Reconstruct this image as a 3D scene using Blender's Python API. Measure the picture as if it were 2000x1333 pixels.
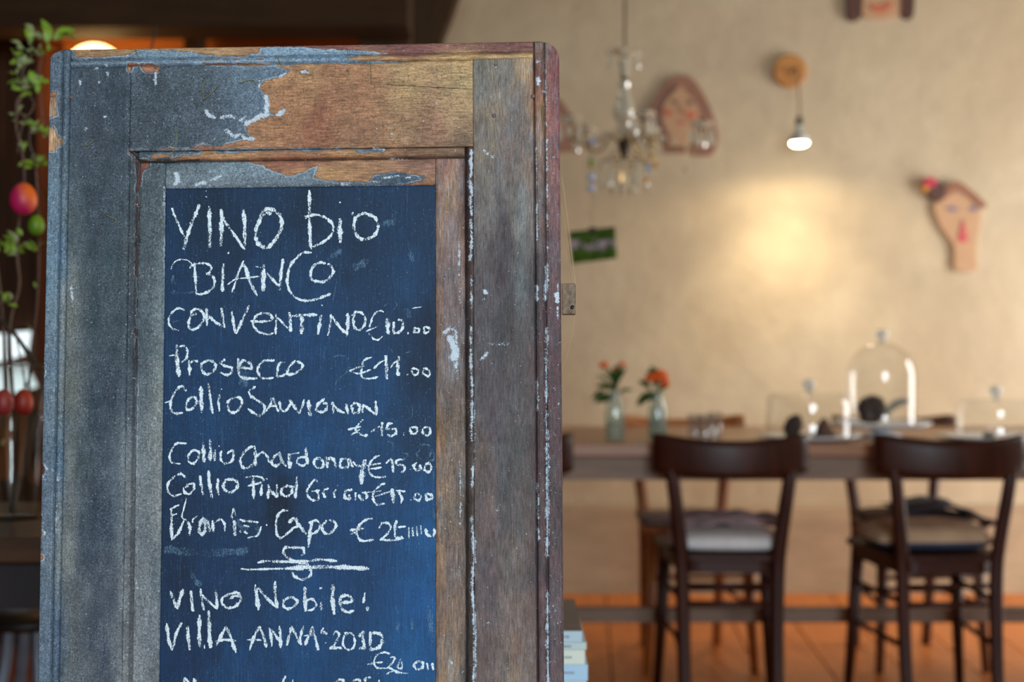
import bpy, bmesh, math, random
import numpy as np
from mathutils import Vector, Matrix, noise as mnoise

for _o in list(bpy.data.objects):
    bpy.data.objects.remove(_o)
random.seed(7)
SC = bpy.context.scene
COL = SC.collection
PI = math.pi
F = 2777.78
CAMZ = 1.05

# ------------------------------------------------------------------ camera, world, lights, exposure
cam_d = bpy.data.cameras.new('camera'); cam = bpy.data.objects.new('camera', cam_d); COL.objects.link(cam)
cam.location = (0, 0, CAMZ); cam.rotation_euler = (PI/2, 0, 0)
cam_d.lens = 50; cam_d.sensor_width = 36; cam_d.clip_start = 0.05
cam_d.dof.use_dof = True; cam_d.dof.focus_distance = 1.395; cam_d.dof.aperture_fstop = 4.2
SC.camera = cam
SC.view_settings.view_transform = 'Standard'; SC.view_settings.look = 'None'
SC.view_settings.gamma = 1; SC.view_settings.use_curve_mapping = False
SC.view_settings.exposure = 0.0
w = bpy.data.worlds.new('world'); SC.world = w; w.use_nodes = True
w.node_tree.nodes['Background'].inputs[0].default_value = (0.75, 0.86, 1.0, 1)
w.node_tree.nodes['Background'].inputs[1].default_value = 0.6

def light(name, kind, loc, rot, power, color, size=None, size_y=None, **kw):
    d = bpy.data.lights.new(name, kind); d.energy = power; d.color = color
    if kind == 'AREA':
        d.shape = 'RECTANGLE'; d.size = size; d.size_y = size_y or size
    for k, v in kw.items(): setattr(d, k, v)
    o = bpy.data.objects.new(name, d); COL.objects.link(o); o.location = loc; o.rotation_euler = rot
    return o
# daylight entering through the glazed front behind the camera and the windows of the right wall
light('daylight_front', 'AREA', (0.75, -2.25, 1.75), (math.radians(82), 0, math.radians(10)), 155, (0.78, 0.92, 1.0), 1.7, 1.5)
light('daylight_right', 'AREA', (3.36, 4.85, 1.15), (PI/2, 0, PI/2), 74, (1.0, 0.985, 0.95), 1.1, 2.0)
# reflector bulb on the plaster wall, globe lamp in the timber corner
light('wall_bulb_beam', 'SPOT', (1.140, 5.62, 1.800), (math.radians(7), 0, 0), 22, (1.0, 0.80, 0.52),
      spot_size=math.radians(104), spot_blend=1.0, shadow_soft_size=0.03)
light('wall_bulb_spill', 'SPOT', (1.140, 5.62, 1.790), (0, 0, 0), 6.5, (1.0, 0.82, 0.56),
      spot_size=math.radians(172), spot_blend=0.45, shadow_soft_size=0.03)

# ------------------------------------------------------------------ helpers
def s2l(c):
    r = []
    for x in c[:3]:
        x = x / 255.0
        r.append(x / 12.92 if x <= 0.04045 else ((x + 0.055) / 1.055) ** 2.4)
    return tuple(r)
def W(px, py, d):
    return Vector(((px - 1000) / F * d, d, CAMZ - (py - 666.5) / F * d))
def link(o, parent=None):
    COL.objects.link(o)
    if parent is not None: o.parent = parent
    return o
def tag(o, label, cat, group=None, kind=None):
    if label: o['label'] = label
    if cat: o['category'] = cat
    if group: o['group'] = group
    if kind: o['kind'] = kind
    return o
def thing(name, label, cat, loc=(0, 0, 0), rz=0, group=None):
    o = bpy.data.objects.new(name, None); COL.objects.link(o); o.empty_display_size = 0.05
    o.location = loc; o.rotation_euler = (0, 0, rz)
    return tag(o, label, cat, group)
def obj(name, bm, mat, parent=None, smooth=False, bevel=0, label=None):
    me = bpy.data.meshes.new(name)
    if isinstance(bm, bmesh.types.BMesh):
        bmesh.ops.recalc_face_normals(bm, faces=bm.faces)
        bm.to_mesh(me); bm.free()
    else:
        me.from_pydata(*bm)
    if mat is not None:
        for m in (mat if isinstance(mat, (list, tuple)) else [mat]): me.materials.append(m)
    if smooth:
        me.polygons.foreach_set('use_smooth', [True] * len(me.polygons))
    o = bpy.data.objects.new(name, me); link(o, parent)
    if bevel:
        md = o.modifiers.new('b', 'BEVEL'); md.width = bevel; md.segments = 2; md.limit_method = 'ANGLE'
    if label: o['label'] = label
    return o
def dup_tree(o, parent=None):
    c = o.copy(); COL.objects.link(c)
    if parent is not None: c.parent = parent
    for ch in list(o.children): dup_tree(ch, c)
    return c
def new(): return bmesh.new()
def box(bm, x0, x1, y0, y1, z0, z1):
    v = [bm.verts.new(p) for p in ((x0,y0,z0),(x1,y0,z0),(x1,y1,z0),(x0,y1,z0),(x0,y0,z1),(x1,y0,z1),(x1,y1,z1),(x0,y1,z1))]
    for f in ((0,3,2,1),(4,5,6,7),(0,1,5,4),(1,2,6,5),(2,3,7,6),(3,0,4,7)): bm.faces.new([v[i] for i in f])
    return bm
def catmull(pts, n=6):
    pts = [Vector(p) for p in pts]
    if len(pts) < 3: 
        return [pts[0].lerp(pts[-1], i / n) for i in range(n + 1)]
    out = []
    P = [pts[0] * 2 - pts[1]] + pts + [pts[-1] * 2 - pts[-2]]
    for i in range(1, len(P) - 2):
        for k in range(n):
            t = k / n
            a, b, c, d = P[i-1], P[i], P[i+1], P[i+2]
            out.append(0.5 * ((2*b) + (c - a) * t + (2*a - 5*b + 4*c - d) * t*t + (3*b - a - 3*c + d) * t**3))
    out.append(pts[-1]); return out
def tube(bm, pts, r, seg=8, caps=True):
    """r: number, list or (rx,ry) rectangle-ish; sweeps along pts"""
    pts = [Vector(p) for p in pts]; n = len(pts)
    rs = r if isinstance(r, list) else [r] * n
    if len(rs) != n: rs = [rs[0] + (rs[-1] - rs[0]) * i / (n - 1) for i in range(n)] if len(rs) == 2 else rs
    rings = []; ref = None
    for i, p in enumerate(pts):
        t = (pts[min(i+1, n-1)] - pts[max(i-1, 0)]).normalized()
        if ref is None: ref = Vector((1, 0, 0)) if abs(t.x) < 0.8 else Vector((0, 1, 0))
        a = (ref - t * ref.dot(t)).normalized(); b = t.cross(a); ref = a
        rr = rs[i]; rx, ry = rr if isinstance(rr, tuple) else (rr, rr)
        rings.append([bm.verts.new(p + a * math.cos(2*PI*k/seg) * rx + b * math.sin(2*PI*k/seg) * ry) for k in range(seg)])
    for i in range(n - 1):
        for k in range(seg):
            bm.faces.new((rings[i][k], rings[i][(k+1) % seg], rings[i+1][(k+1) % seg], rings[i+1][k]))
    if caps:
        bm.faces.new(list(reversed(rings[0]))); bm.faces.new(rings[-1])
    return bm
def beam(bm, p, q, w0, w1=None, d0=None, d1=None):
    """square-section bar from p to q (mostly vertical), widths x / depths y"""
    w1 = w1 or w0; d0 = d0 or w0; d1 = d1 or w1
    v = []
    for P, ww, dd in ((p, w0, d0), (q, w1, d1)):
        for sx, sy in ((-1,-1),(1,-1),(1,1),(-1,1)):
            v.append(bm.verts.new((P[0] + sx*ww/2, P[1] + sy*dd/2, P[2])))
    for f in ((0,3,2,1),(4,5,6,7),(0,1,5,4),(1,2,6,5),(2,3,7,6),(3,0,4,7)): bm.faces.new([v[i] for i in f])
    return bm
def lathe(bm, prof, seg=32, c=(0, 0, 0), close=False):
    rings = []
    for r, z in prof:
        if r < 1e-6: rings.append([bm.verts.new((c[0], c[1], c[2] + z))])
        else: rings.append([bm.verts.new((c[0] + r*math.cos(2*PI*k/seg), c[1] + r*math.sin(2*PI*k/seg), c[2] + z)) for k in range(seg)])
    for A, B in zip(rings, rings[1:]):
        for k in range(seg):
            k2 = (k + 1) % seg
            if len(A) == 1 and len(B) == 1: continue
            if len(A) == 1: bm.faces.new((A[0], B[k2], B[k]))
            elif len(B) == 1: bm.faces.new((A[k], A[k2], B[0]))
            else: bm.faces.new((A[k], A[k2], B[k2], B[k]))
    return bm
def prism_y(bm, outline, y0, y1):
    """outline of (x,z) points, extruded in y"""
    a = [bm.verts.new((x, y0, z)) for x, z in outline]; b = [bm.verts.new((x, y1, z)) for x, z in outline]
    bm.faces.new(a); bm.faces.new(list(reversed(b)))
    n = len(a)
    for i in range(n): bm.faces.new((a[i], b[i], b[(i+1) % n], a[(i+1) % n]))
    return bm
def blob(bm, c, r, sub=2, jit=0.0, seed=0):
    m = bmesh.ops.create_icosphere(bm, subdivisions=sub, radius=1)
    for v in m['verts']:
        k = 1 + jit * mnoise.noise(v.co * 2.3 + Vector((seed, seed*2, 0)))
        v.co = Vector((v.co.x*r[0]*k + c[0], v.co.y*r[1]*k + c[1], v.co.z*r[2]*k + c[2]))
    return bm

# ------------------------------------------------------------------ materials
class NT:
    def __init__(s, name):
        s.m = bpy.data.materials.new(name); s.m.use_nodes = True; s.t = s.m.node_tree; s.n = s.t.nodes; s.l = s.t.links
        s.b = s.n['Principled BSDF']; s.out = s.n['Material Output']
    def node(s, typ, **kw):
        n = s.n.new(typ)
        for k, v in kw.items():
            if isinstance(v, (int, float, str, bool)) and hasattr(n, k): setattr(n, k, v)
        return n
    def set(s, sock, v):
        if isinstance(v, bpy.types.NodeSocket): s.l.new(v, sock)
        elif isinstance(v, (tuple, list)) and len(v) == 3 and sock.type == 'RGBA': sock.default_value = (*v, 1)
        else: sock.default_value = v
    def math(s, op, a, b=0.0, c=None, clamp=False):
        n = s.n.new('ShaderNodeMath'); n.operation = op; n.use_clamp = clamp
        s.set(n.inputs[0], a); s.set(n.inputs[1], b)
        if c is not None: s.set(n.inputs[2], c)
        return n.outputs[0]
    def mr(s, x, a, b, c=0.0, d=1.0, smooth=False):
        n = s.n.new('ShaderNodeMapRange'); n.clamp = True
        if smooth: n.interpolation_type = 'SMOOTHSTEP'
        for i, v in enumerate((x, a, b, c, d)): s.set(n.inputs[i], v)
        return n.outputs[0]
    def mix(s, f, a, b, mode='MIX'):
        n = s.n.new('ShaderNodeMix'); n.data_type = 'RGBA'; n.blend_type = mode
        s.set(n.inputs[0], f); s.set(n.inputs[6], a); s.set(n.inputs[7], b)
        return n.outputs[2]
    def coord(s, scale=(1, 1, 1), rot=(0, 0, 0), kind='Object'):
        t = s.n.new('ShaderNodeTexCoord'); m = s.n.new('ShaderNodeMapping')
        s.l.new(t.outputs[kind], m.inputs[0]); m.inputs['Scale'].default_value = scale; m.inputs['Rotation'].default_value = rot
        return m.outputs[0]
    def noise(s, vec, scale, detail=4, rough=0.55, dist=0.0):
        n = s.n.new('ShaderNodeTexNoise'); s.set(n.inputs['Vector'], vec); n.inputs['Scale'].default_value = scale
        n.inputs['Detail'].default_value = detail; n.inputs['Roughness'].default_value = rough; n.inputs['Distortion'].default_value = dist
        return n.outputs['Fac']
    def voro(s, vec, scale, feature='DISTANCE_TO_EDGE'):
        n = s.n.new('ShaderNodeTexVoronoi'); n.feature = feature; s.set(n.inputs['Vector'], vec); n.inputs['Scale'].default_value = scale
        return n.outputs['Distance']
    def attr(s, name, out='Fac'):
        n = s.n.new('ShaderNodeAttribute'); n.attribute_name = name; return n.outputs[out]
    def bump(s, h, strength=0.5, dist=0.001):
        n = s.n.new('ShaderNodeBump'); n.inputs['Strength'].default_value = strength; n.inputs['Distance'].default_value = dist
        s.set(n.inputs['Height'], h); s.l.new(n.outputs[0], s.b.inputs['Normal'])

def simple(name, c, rough=0.6, var=0.15, scale=20, stretch=(1, 1, 1), bump=0.0, spec=0.5, metal=0.0, coat=0.0, sheen=0.0):
    t = NT(name); v = t.coord(stretch); f = t.noise(v, scale)
    c = s2l(c); d = tuple(x * (1 - var) for x in c); e = tuple(min(1, x * (1 + var)) for x in c)
    t.set(t.b.inputs['Base Color'], t.mix(t.mr(f, .3, .7), d, e))
    t.b.inputs['Roughness'].default_value = rough; t.b.inputs['Specular IOR Level'].default_value = spec
    t.b.inputs['Metallic'].default_value = metal; t.b.inputs['Coat Weight'].default_value = coat
    t.b.inputs['Sheen Weight'].default_value = sheen
    if bump: t.bump(f, bump, 0.002)
    return t.m
def wood(name, c1, c2, rough=0.5, axis='z', scale=6, spec=0.5):
    t = NT(name)
    st = {'z': (9, 9, .8), 'x': (.8, 9, 9), 'y': (9, .8, 9)}[axis]
    v = t.coord(st)
    f = t.noise(v, scale, 6, .6, 1.2); g = t.noise(t.coord((1, 1, 1)), 3, 3)
    c = t.mix(t.mr(f, .3, .72), s2l(c1), s2l(c2)); c = t.mix(t.mr(g, .3, .8, 0, .35), c, tuple(x*.6 for x in s2l(c1)))
    t.set(t.b.inputs['Base Color'], c); t.set(t.b.inputs['Roughness'], t.mr(f, 0, 1, rough - .08, rough + .12))
    t.b.inputs['Specular IOR Level'].default_value = spec
    t.bump(f, 0.25, 0.001)
    return t.m
def emit(name, c, strength):
    t = NT(name); t.b.inputs['Base Color'].default_value = (0, 0, 0, 1)
    t.b.inputs['Emission Color'].default_value = (*s2l(c), 1); t.b.inputs['Emission Strength'].default_value = strength
    return t.m
def thin_glass(name, tint=(245, 248, 245), refl=1.0, rough=0.02, base=0.04, body=None, bodyw=0.0):
    t = NT(name); t.n.remove(t.b)
    tr = t.n.new('ShaderNodeBsdfTransparent'); tr.inputs[0].default_value = (*s2l(tint), 1)
    gl = t.n.new('ShaderNodeBsdfGlossy'); gl.inputs['Roughness'].default_value = rough
    lw = t.n.new('ShaderNodeLayerWeight'); lw.inputs[0].default_value = 0.35
    f = t.mr(lw.outputs['Facing'], 0, 1, base, base + .0)
    p = t.math('POWER', lw.outputs['Facing'], 3.0)
    f = t.math('MULTIPLY_ADD', p, 0.55 * refl, base, clamp=True)
    mx = t.n.new('ShaderNodeMixShader'); t.l.new(f, mx.inputs[0]); t.l.new(tr.outputs[0], mx.inputs[1]); t.l.new(gl.outputs[0], mx.inputs[2])
    last = mx
    if body:
        df = t.n.new('ShaderNodeBsdfDiffuse'); df.inputs[0].default_value = (*s2l(body), 1)
        m2 = t.n.new('ShaderNodeMixShader'); m2.inputs[0].default_value = bodyw
        t.l.new(mx.outputs[0], m2.inputs[1]); t.l.new(df.outputs[0], m2.inputs[2]); last = m2
    t.l.new(last.outputs[0], t.out.inputs[0])
    return t.m

M = {}
def plaster():
    t = NT('plaster'); v = t.coord()
    a = t.noise(v, 1.3, 5, .6, .6); b = t.noise(v, 9, 5, .6); c = t.noise(v, 60, 4, .6)
    col = t.mix(t.mr(a, .3, .7), s2l((190, 170, 140)), s2l((212, 196, 166)))
    col = t.mix(t.mr(b, .35, .75, 0, .45), col, s2l((178, 162, 138)))
    t.set(t.b.inputs['Base Color'], col); t.b.inputs['Roughness'].default_value = .95; t.b.inputs['Specular IOR Level'].default_value = .15
    t.bump(t.math('ADD', t.math('MULTIPLY', b, 2.0), c), 0.55, 0.006)
    return t.m
M['plaster'] = plaster()
M['plinth'] = simple('plinth_plaster', (176, 154, 126), .9, .12, 5, (1, 1, 3), .3, .2)
M['ceiling'] = simple('ceiling_paint', (150, 135, 110), .9)
M['floorboard'] = wood('floorboard_wood', (178, 94, 38), (224, 136, 62), .38, 'y', 5)
M['joint'] = simple('floor_joint', (40, 20, 10), .9)
M['table_wood'] = wood('table_wood', (136, 88, 56), (178, 124, 84), .32, 'x', 4)
M['apron_wood'] = wood('apron_wood', (112, 90, 76), (154, 126, 106), .55, 'x', 4)
M['dark_wood'] = wood('dark_chair_wood', (40, 14, 7), (70, 28, 13), .42, 'z', 3, .32)
M['oak'] = wood('honey_chair_wood', (150, 84, 34), (196, 122, 60), .4, 'z', 3)
M['brown_wood'] = wood('brown_chair_wood', (78, 42, 24), (118, 68, 40), .4, 'z', 3)
M['timber'] = wood('timber_wood', (52, 36, 22), (74, 52, 32), .75, 'x', 3, .15)
M['timber_v'] = wood('timber_wood_upright', (58, 42, 28), (84, 62, 42), .75, 'z', 3, .15)
M['orange_wood'] = wood('orange_plank_wood', (196, 106, 48), (226, 138, 68), .6, 'x', 2, .3)
M['iron'] = simple('dark_iron', (40, 30, 24), .45, metal=.6)
M['brass'] = simple('aged_brass', (150, 122, 66), .32, metal=.9)
M['white'] = simple('white_glaze', (225, 225, 228), .22, .04)
M['glass'] = thin_glass('clear_glass', (252, 253, 252), 1.7, .03, .07)
M['crystal'] = thin_glass('crystal_glass', (252, 250, 242), 1.0, .03, .50, (248, 242, 220), .42)
M['crystal_blue'] = thin_glass('blue_crystal_glass', (200, 215, 240), 1.0, .05, .2, (205, 222, 250), .55)
M['crystal_amber'] = thin_glass('amber_crystal_glass', (245, 215, 160), 1.0, .05, .2, (235, 190, 110), .4)
M['vase_glass'] = thin_glass('vase_glass', (250, 253, 251), 1.0, .03, .08, (225, 235, 225), .14)
M['leaf'] = simple('dark_leaf', (48, 84, 30), .5, .3, 60)
M['leaf_bright'] = simple('bright_leaf', (124, 158, 48), .5, .2, 60)
M['leaf_pale'] = simple('pale_leaf', (134, 146, 98), .55, .25, 60)
M['twig'] = simple('twig_bark', (98, 76, 62), .8, .3, 60)
M['twig_dark'] = simple('dark_twig_bark', (50, 40, 34), .8, .3, 60)
M['orange'] = simple('orange_petal', (242, 100, 20), .6, .25, 80)
M['bulb_metal'] = simple('silver_bulb', (205, 210, 202), .35, metal=.25)
# ------------------------------------------------------------------ the room
def struct(name, bm, mat, **kw):
    o = obj(name, bm, mat, **kw); o['kind'] = 'structure'; return o
WY = 5.93; XR = 3.4; XL = -3.3; YF = -2.4; ZC = 2.95
bm = new(); box(bm, XL, XR, YF, WY + .1, -.12, -.012); floor = struct('floor', bm, M['joint'])
# floorboards, one by one, running away from the camera
yaw = math.atan(150 / F); fb = None; wbd = .232
k = 0
bmf = new(); box(bmf, -wbd/2 + .0025, wbd/2 - .0025, -1.9, 1.9, -.02, 0)
fbm_ = obj('floorboard', bmf, M['floorboard'], floor, bevel=.002)
first = True
for i in range(-10, 16):
    for j, cy in enumerate((1.1, 4.86)):
        x = i * wbd - .06 + math.tan(yaw) * (cy - 4.86 + (.0)) 
        # keep inside the room
        if x - .22 < XL or x + .22 > XR: continue
        o = fbm_ if first else fbm_.copy()
        if not first: COL.objects.link(o); o.parent = floor
        first = False
        o.location = (x, cy - .85 + ((i * 37) % 5) * .0 , 0.0); o.rotation_euler = (0, 0, -yaw)
bm = new(); box(bm, XL, XR, YF, WY + .1, ZC, ZC + .1); struct('ceiling', bm, M['ceiling'])
bm = new(); box(bm, XL, XR + .1, WY, WY + .12, -.012, ZC); struct('wall_back', bm, M['plaster'])
bm = new(); box(bm, -.36, XR, WY - .022, WY, -.012, .372); bmesh.ops.bevel(bm, geom=[e for e in bm.edges if all(v.co.z > .3 and v.co.y < WY-.01 for v in e.verts)], offset=.012, segments=3, affect='EDGES')
struct('baseboard_back', bm, M['plinth'])
# right wall with a window opening, left wall, glazed front behind the camera
def wall_with_hole(name, axis, p0, p1, a0, a1, z0, z1, h, mat):
    bm = new()
    for (A0, A1, Z0, Z1) in ((a0, h[0], z0, z1), (h[1], a1, z0, z1), (h[0], h[1], z0, h[2]), (h[0], h[1], h[3], z1)):
        if axis == 'x': box(bm, p0, p1, A0, A1, Z0, Z1)
        else: box(bm, A0, A1, p0, p1, Z0, Z1)
    return struct(name, bm, mat)
wall_with_hole('wall_right', 'x', XR, XR + .12, YF, WY, -.012, ZC, (4.2, 5.5, .05, 2.45), M['plaster'])
wall_with_hole('wall_front', 'y', YF - .12, YF, XL, XR, -.012, ZC, (-.1, 1.6, .95, 2.55), M['plaster'])
bm = new(); box(bm, XL - .12, XL, YF, WY, -.012, ZC); struct('wall_left', bm, M['timber_v'])
def window(name, axis, p, a0, a1, z0, z1, n):
    bm = new(); w_ = .05
    def bb(A0, A1, Z0, Z1):
        if axis == 'x': box(bm, p, p + .05, A0, A1, Z0, Z1)
        else: box(bm, A0, A1, p - .05, p, Z0, Z1)
    bb(a0, a0+w_, z0, z1); bb(a1-w_, a1, z0, z1); bb(a0+w_, a1-w_, z0, z0+w_); bb(a0+w_, a1-w_, z1-w_, z1)
    for i in range(1, n): c = a0 + (a1-a0)*i/n; bb(c-.015, c+.015, z0+w_, z1-w_)
    return struct(name, bm, M['white'])
window('door_1', 'x', XR + .04, 4.2, 5.5, .05, 2.45, 2)
window('window_2', 'y', YF - .04, -.1, 1.6, .95, 2.55, 3)

# timber corner on the left: brown planks, honey planks behind, posts, beam and brace
def px_at(px, d): return (px - 1000) / F * d
def pz_at(py, d): return CAMZ - (py - 666.5) / F * d
tw = bpy.data.objects.new('trim_1', None); COL.objects.link(tw); tw['kind'] = 'structure'
dp = wood('dark_plank_wood', (50, 30, 18), (84, 52, 32), .7, 'z', 2, .2)
xa = -3.25
while xa < px_at(78, 4.9) - .02:      # upright dark planks left of the honey frame
    xb = min(xa + .19, px_at(76, 4.9)); bm = new()
    box(bm, xa, xb - .006, 4.90 + random.uniform(0, .008), 4.94, 0, ZC); obj('plank', bm, dp, tw); xa += .19
hx0, hx1 = px_at(80, 4.86), px_at(716, 4.86)
tw2 = bpy.data.objects.new('trim_2', None); COL.objects.link(tw2); tw2['kind'] = 'structure'
z = pz_at(57, 4.95); zz = z + .14
while zz > .02:                        # honey-coloured horizontal planks
    zb = max(0, zz - .16); bm = new(); box(bm, hx0, hx1, 4.95 + random.uniform(0, .006), 4.985, zb + .005, zz); obj('plank', bm, M['orange_wood'], tw2); zz -= .16
bm = new(); box(bm, px_at(77, 4.8), px_at(97, 4.8), 4.78, 4.95, 0, pz_at(66, 4.8)); obj('edge_board', bm, wood('edge_board_wood', (84, 42, 22), (118, 62, 32), .7, 'z', 3, .2), tw2)
bm = new(); box(bm, px_at(361, 4.78), px_at(389, 4.78), 4.76, 4.90, 0, pz_at(56, 4.78)); b1 = struct('trim_3', bm, M['timber_v'], bevel=.004)
bm = new(); box(bm, px_at(703, 4.6), px_at(802, 4.6), 4.56, 4.72, 0, 2.6); struct('trim_4', bm, M['timber_v'], bevel=.006)
bm = new(); box(bm, XL, px_at(802, 4.45), 4.36, 4.55, pz_at(57, 4.4), 2.42); struct('trim_5', bm, M['timber'], bevel=.006)
bm = new(); box(bm, px_at(803, 4.9), px_at(846, 4.9), 4.985, 5.1, 0, ZC); struct('trim_6', bm, M['brown_wood'], bevel=.006)
# curved knee brace in front of the plaster
d = 4.9; pts = [(800,300),(800,-120),(942,-120),(915,-60),(893,0),(881,35),(868,66),(857,100),(849,150),(843,220),(840,300)]
bm = new(); prism_y(bm, [(px_at(x, d), pz_at(y, d)) for x, y in pts], 4.86, 4.98); struct('trim_7', bm, M['timber_v'])
# ------------------------------------------------------------------ the menu board: an old cupboard door with a chalkboard panel
BH = Vector((.999, -.0437, .0083)).normalized()
BV = Vector((-.0051, .0749, .9972)); BV = (BV - BH * BV.dot(BH)).normalized()
BN = BH.cross(BV)
B0 = W(585, 666.5, 1.40)
V_BOT = -B0.z / BV.z
BORG = B0 + BV * V_BOT                                    # foot of the door on the floor
def unproj(px, py, n=0.0):
    d = Vector(((px - 1000) / F, 1.0, -(py - 666.5) / F)); o = Vector((0, 0, CAMZ))
    t = ((BORG + BN * n) - o).dot(BN) / d.dot(BN)
    p = o + d * t - BORG
    return p.dot(BH), p.dot(BV)
def proj_np(u, v):
    X = BORG.x + BH.x * u + BV.x * v; Y = BORG.y + BH.y * u + BV.y * v; Z = BORG.z + BH.z * u + BV.z * v
    return 1000 + F * X / Y, 666.5 - F * (Z - CAMZ) / Y
U = lambda px: unproj(px, 700)[0]
Vv = lambda py: unproj(600, py)[1]

# numpy value noise
_rng = np.random.RandomState(3); _tab = _rng.rand(256, 256)
def vnoise(x, y):
    xi = np.floor(x).astype(int); yi = np.floor(y).astype(int); fx = x - xi; fy = y - yi
    fx = fx*fx*(3 - 2*fx); fy = fy*fy*(3 - 2*fy)
    a = _tab[xi & 255, yi & 255]; b = _tab[(xi+1) & 255, yi & 255]; c = _tab[xi & 255, (yi+1) & 255]; d = _tab[(xi+1) & 255, (yi+1) & 255]
    return (a*(1-fx) + b*fx)*(1-fy) + (c*(1-fx) + d*fx)*fy
def fbm(x, y, o=4):
    s = 0; a = .5; t = 0
    for i in range(o):
        s = s + a * vnoise(x * 2**i + 17*i, y * 2**i + 31*i); t += a; a *= .5
    return s / t
def sd_poly(x, y, poly):
    P = np.array(poly, float); n = len(P); d = np.full(x.shape, 1e9); ins = np.zeros(x.shape, bool)
    for i in range(n):
        a = P[i]; b = P[(i+1) % n]; e = b - a; wx = x - a[0]; wy = y - a[1]
        t = np.clip((wx*e[0] + wy*e[1]) / (e @ e + 1e-9), 0, 1)
        d = np.minimum(d, np.hypot(wx - e[0]*t, wy - e[1]*t))
        if a[1] != b[1]:
            c = ((a[1] > y) != (b[1] > y)) & (x < (b[0]-a[0]) * (y-a[1]) / (b[1]-a[1]) + a[0])
            ins ^= c
    return np.where(ins, d, -d)
def sd_line(x, y, pts, r):
    d = np.full(x.shape, 1e9); P = np.array(pts, float)
    if len(P) == 1: return r - np.hypot(x - P[0][0], y - P[0][1])
    for a, b in zip(P, P[1:]):
        e = b - a; t = np.clip(((x-a[0])*e[0] + (y-a[1])*e[1]) / (e @ e + 1e-9), 0, 1)
        d = np.minimum(d, np.hypot(x-a[0]-e[0]*t, y-a[1]-e[1]*t))
    return r - d

GREY = [
 [(60,60),(132,60),(150,112),(240,108),(262,101),(275,96),(300,98),(340,98),(420,108),(470,109),(505,104),(507,92),(540,90),(590,91),(640,96),(700,97),(760,104),(700,108),(680,112),(690,118),(760,119),(800,121),(740,124),(600,124),(540,128),
  (567,137),(547,150),(514,158),(505,172),(522,186),(525,217),(539,225),(508,231),(480,242),(483,256),(494,275),(474,273),(463,278),(421,286),(382,284),(365,294),(334,289),(306,292),(250,292),
  (262,318),(272,400),(266,560),(264,900),(312,3600),(60,3600)],
 [(255,290),(400,291),(390,302),(350,304),(330,312),(262,312)],
 [(266,312),(480,313),(510,322),(560,344),(585,336),(617,322),(612,345),(640,352),(722,354),(728,340),(770,334),(830,344),(822,352),(790,358),(700,368),(320,368),(312,3600),(250,3600)],
 [(590,290),(620,290),(618,296),(592,296)],[(690,290),(758,290),(748,297),(700,298)],[(400,291),(560,289),(700,288),(700,291),(520,294),(430,300)],
]
CHIP = [  # bare wood showing inside the grey paint
 [(248,122),(274,124),(300,124),(318,130),(312,140),(292,143),(278,138),(272,128),(258,130),(256,141),(248,138)],
 [(380,122),(470,123),(560,125),(560,129),(470,129),(400,127)],
 [(290,306),(300,300),(335,300),(334,307),(300,311)],[(333,113),(365,113),(360,117),(335,117)],[(395,113),(515,114),(515,118),(400,118)],
 [(86,180),(112,178),(112,187),(86,189)],[(86,189),(111,188),(110,226),(88,232)],[(88,248),(104,244),(113,268),(126,268),(126,283),(112,287),(110,296),(88,297)],
 [(265,316),(290,314),(292,326),(278,332),(273,355),(266,380),(262,380)],[(78,905),(86,908),(90,918),(84,930),(78,925)],[(76,1035),(82,1038),(80,1052),(76,1050)],[(76,1085),(87,1085),(86,1094),(76,1096)],
 [(83,715),(87,720),(86,735),(82,740)],[(318,288),(338,290),(366,290),(398,280),(402,290),(340,294),(310,294)],
 [(76,1005),(82,1010),(80,1025),(76,1025)],[(170,100),(190,98),(188,104),(172,106)],
 [(262,380),(268,380),(267,520),(264,560),(262,540)],[(260,640),(265,640),(264,720),(261,720)],
]
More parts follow.
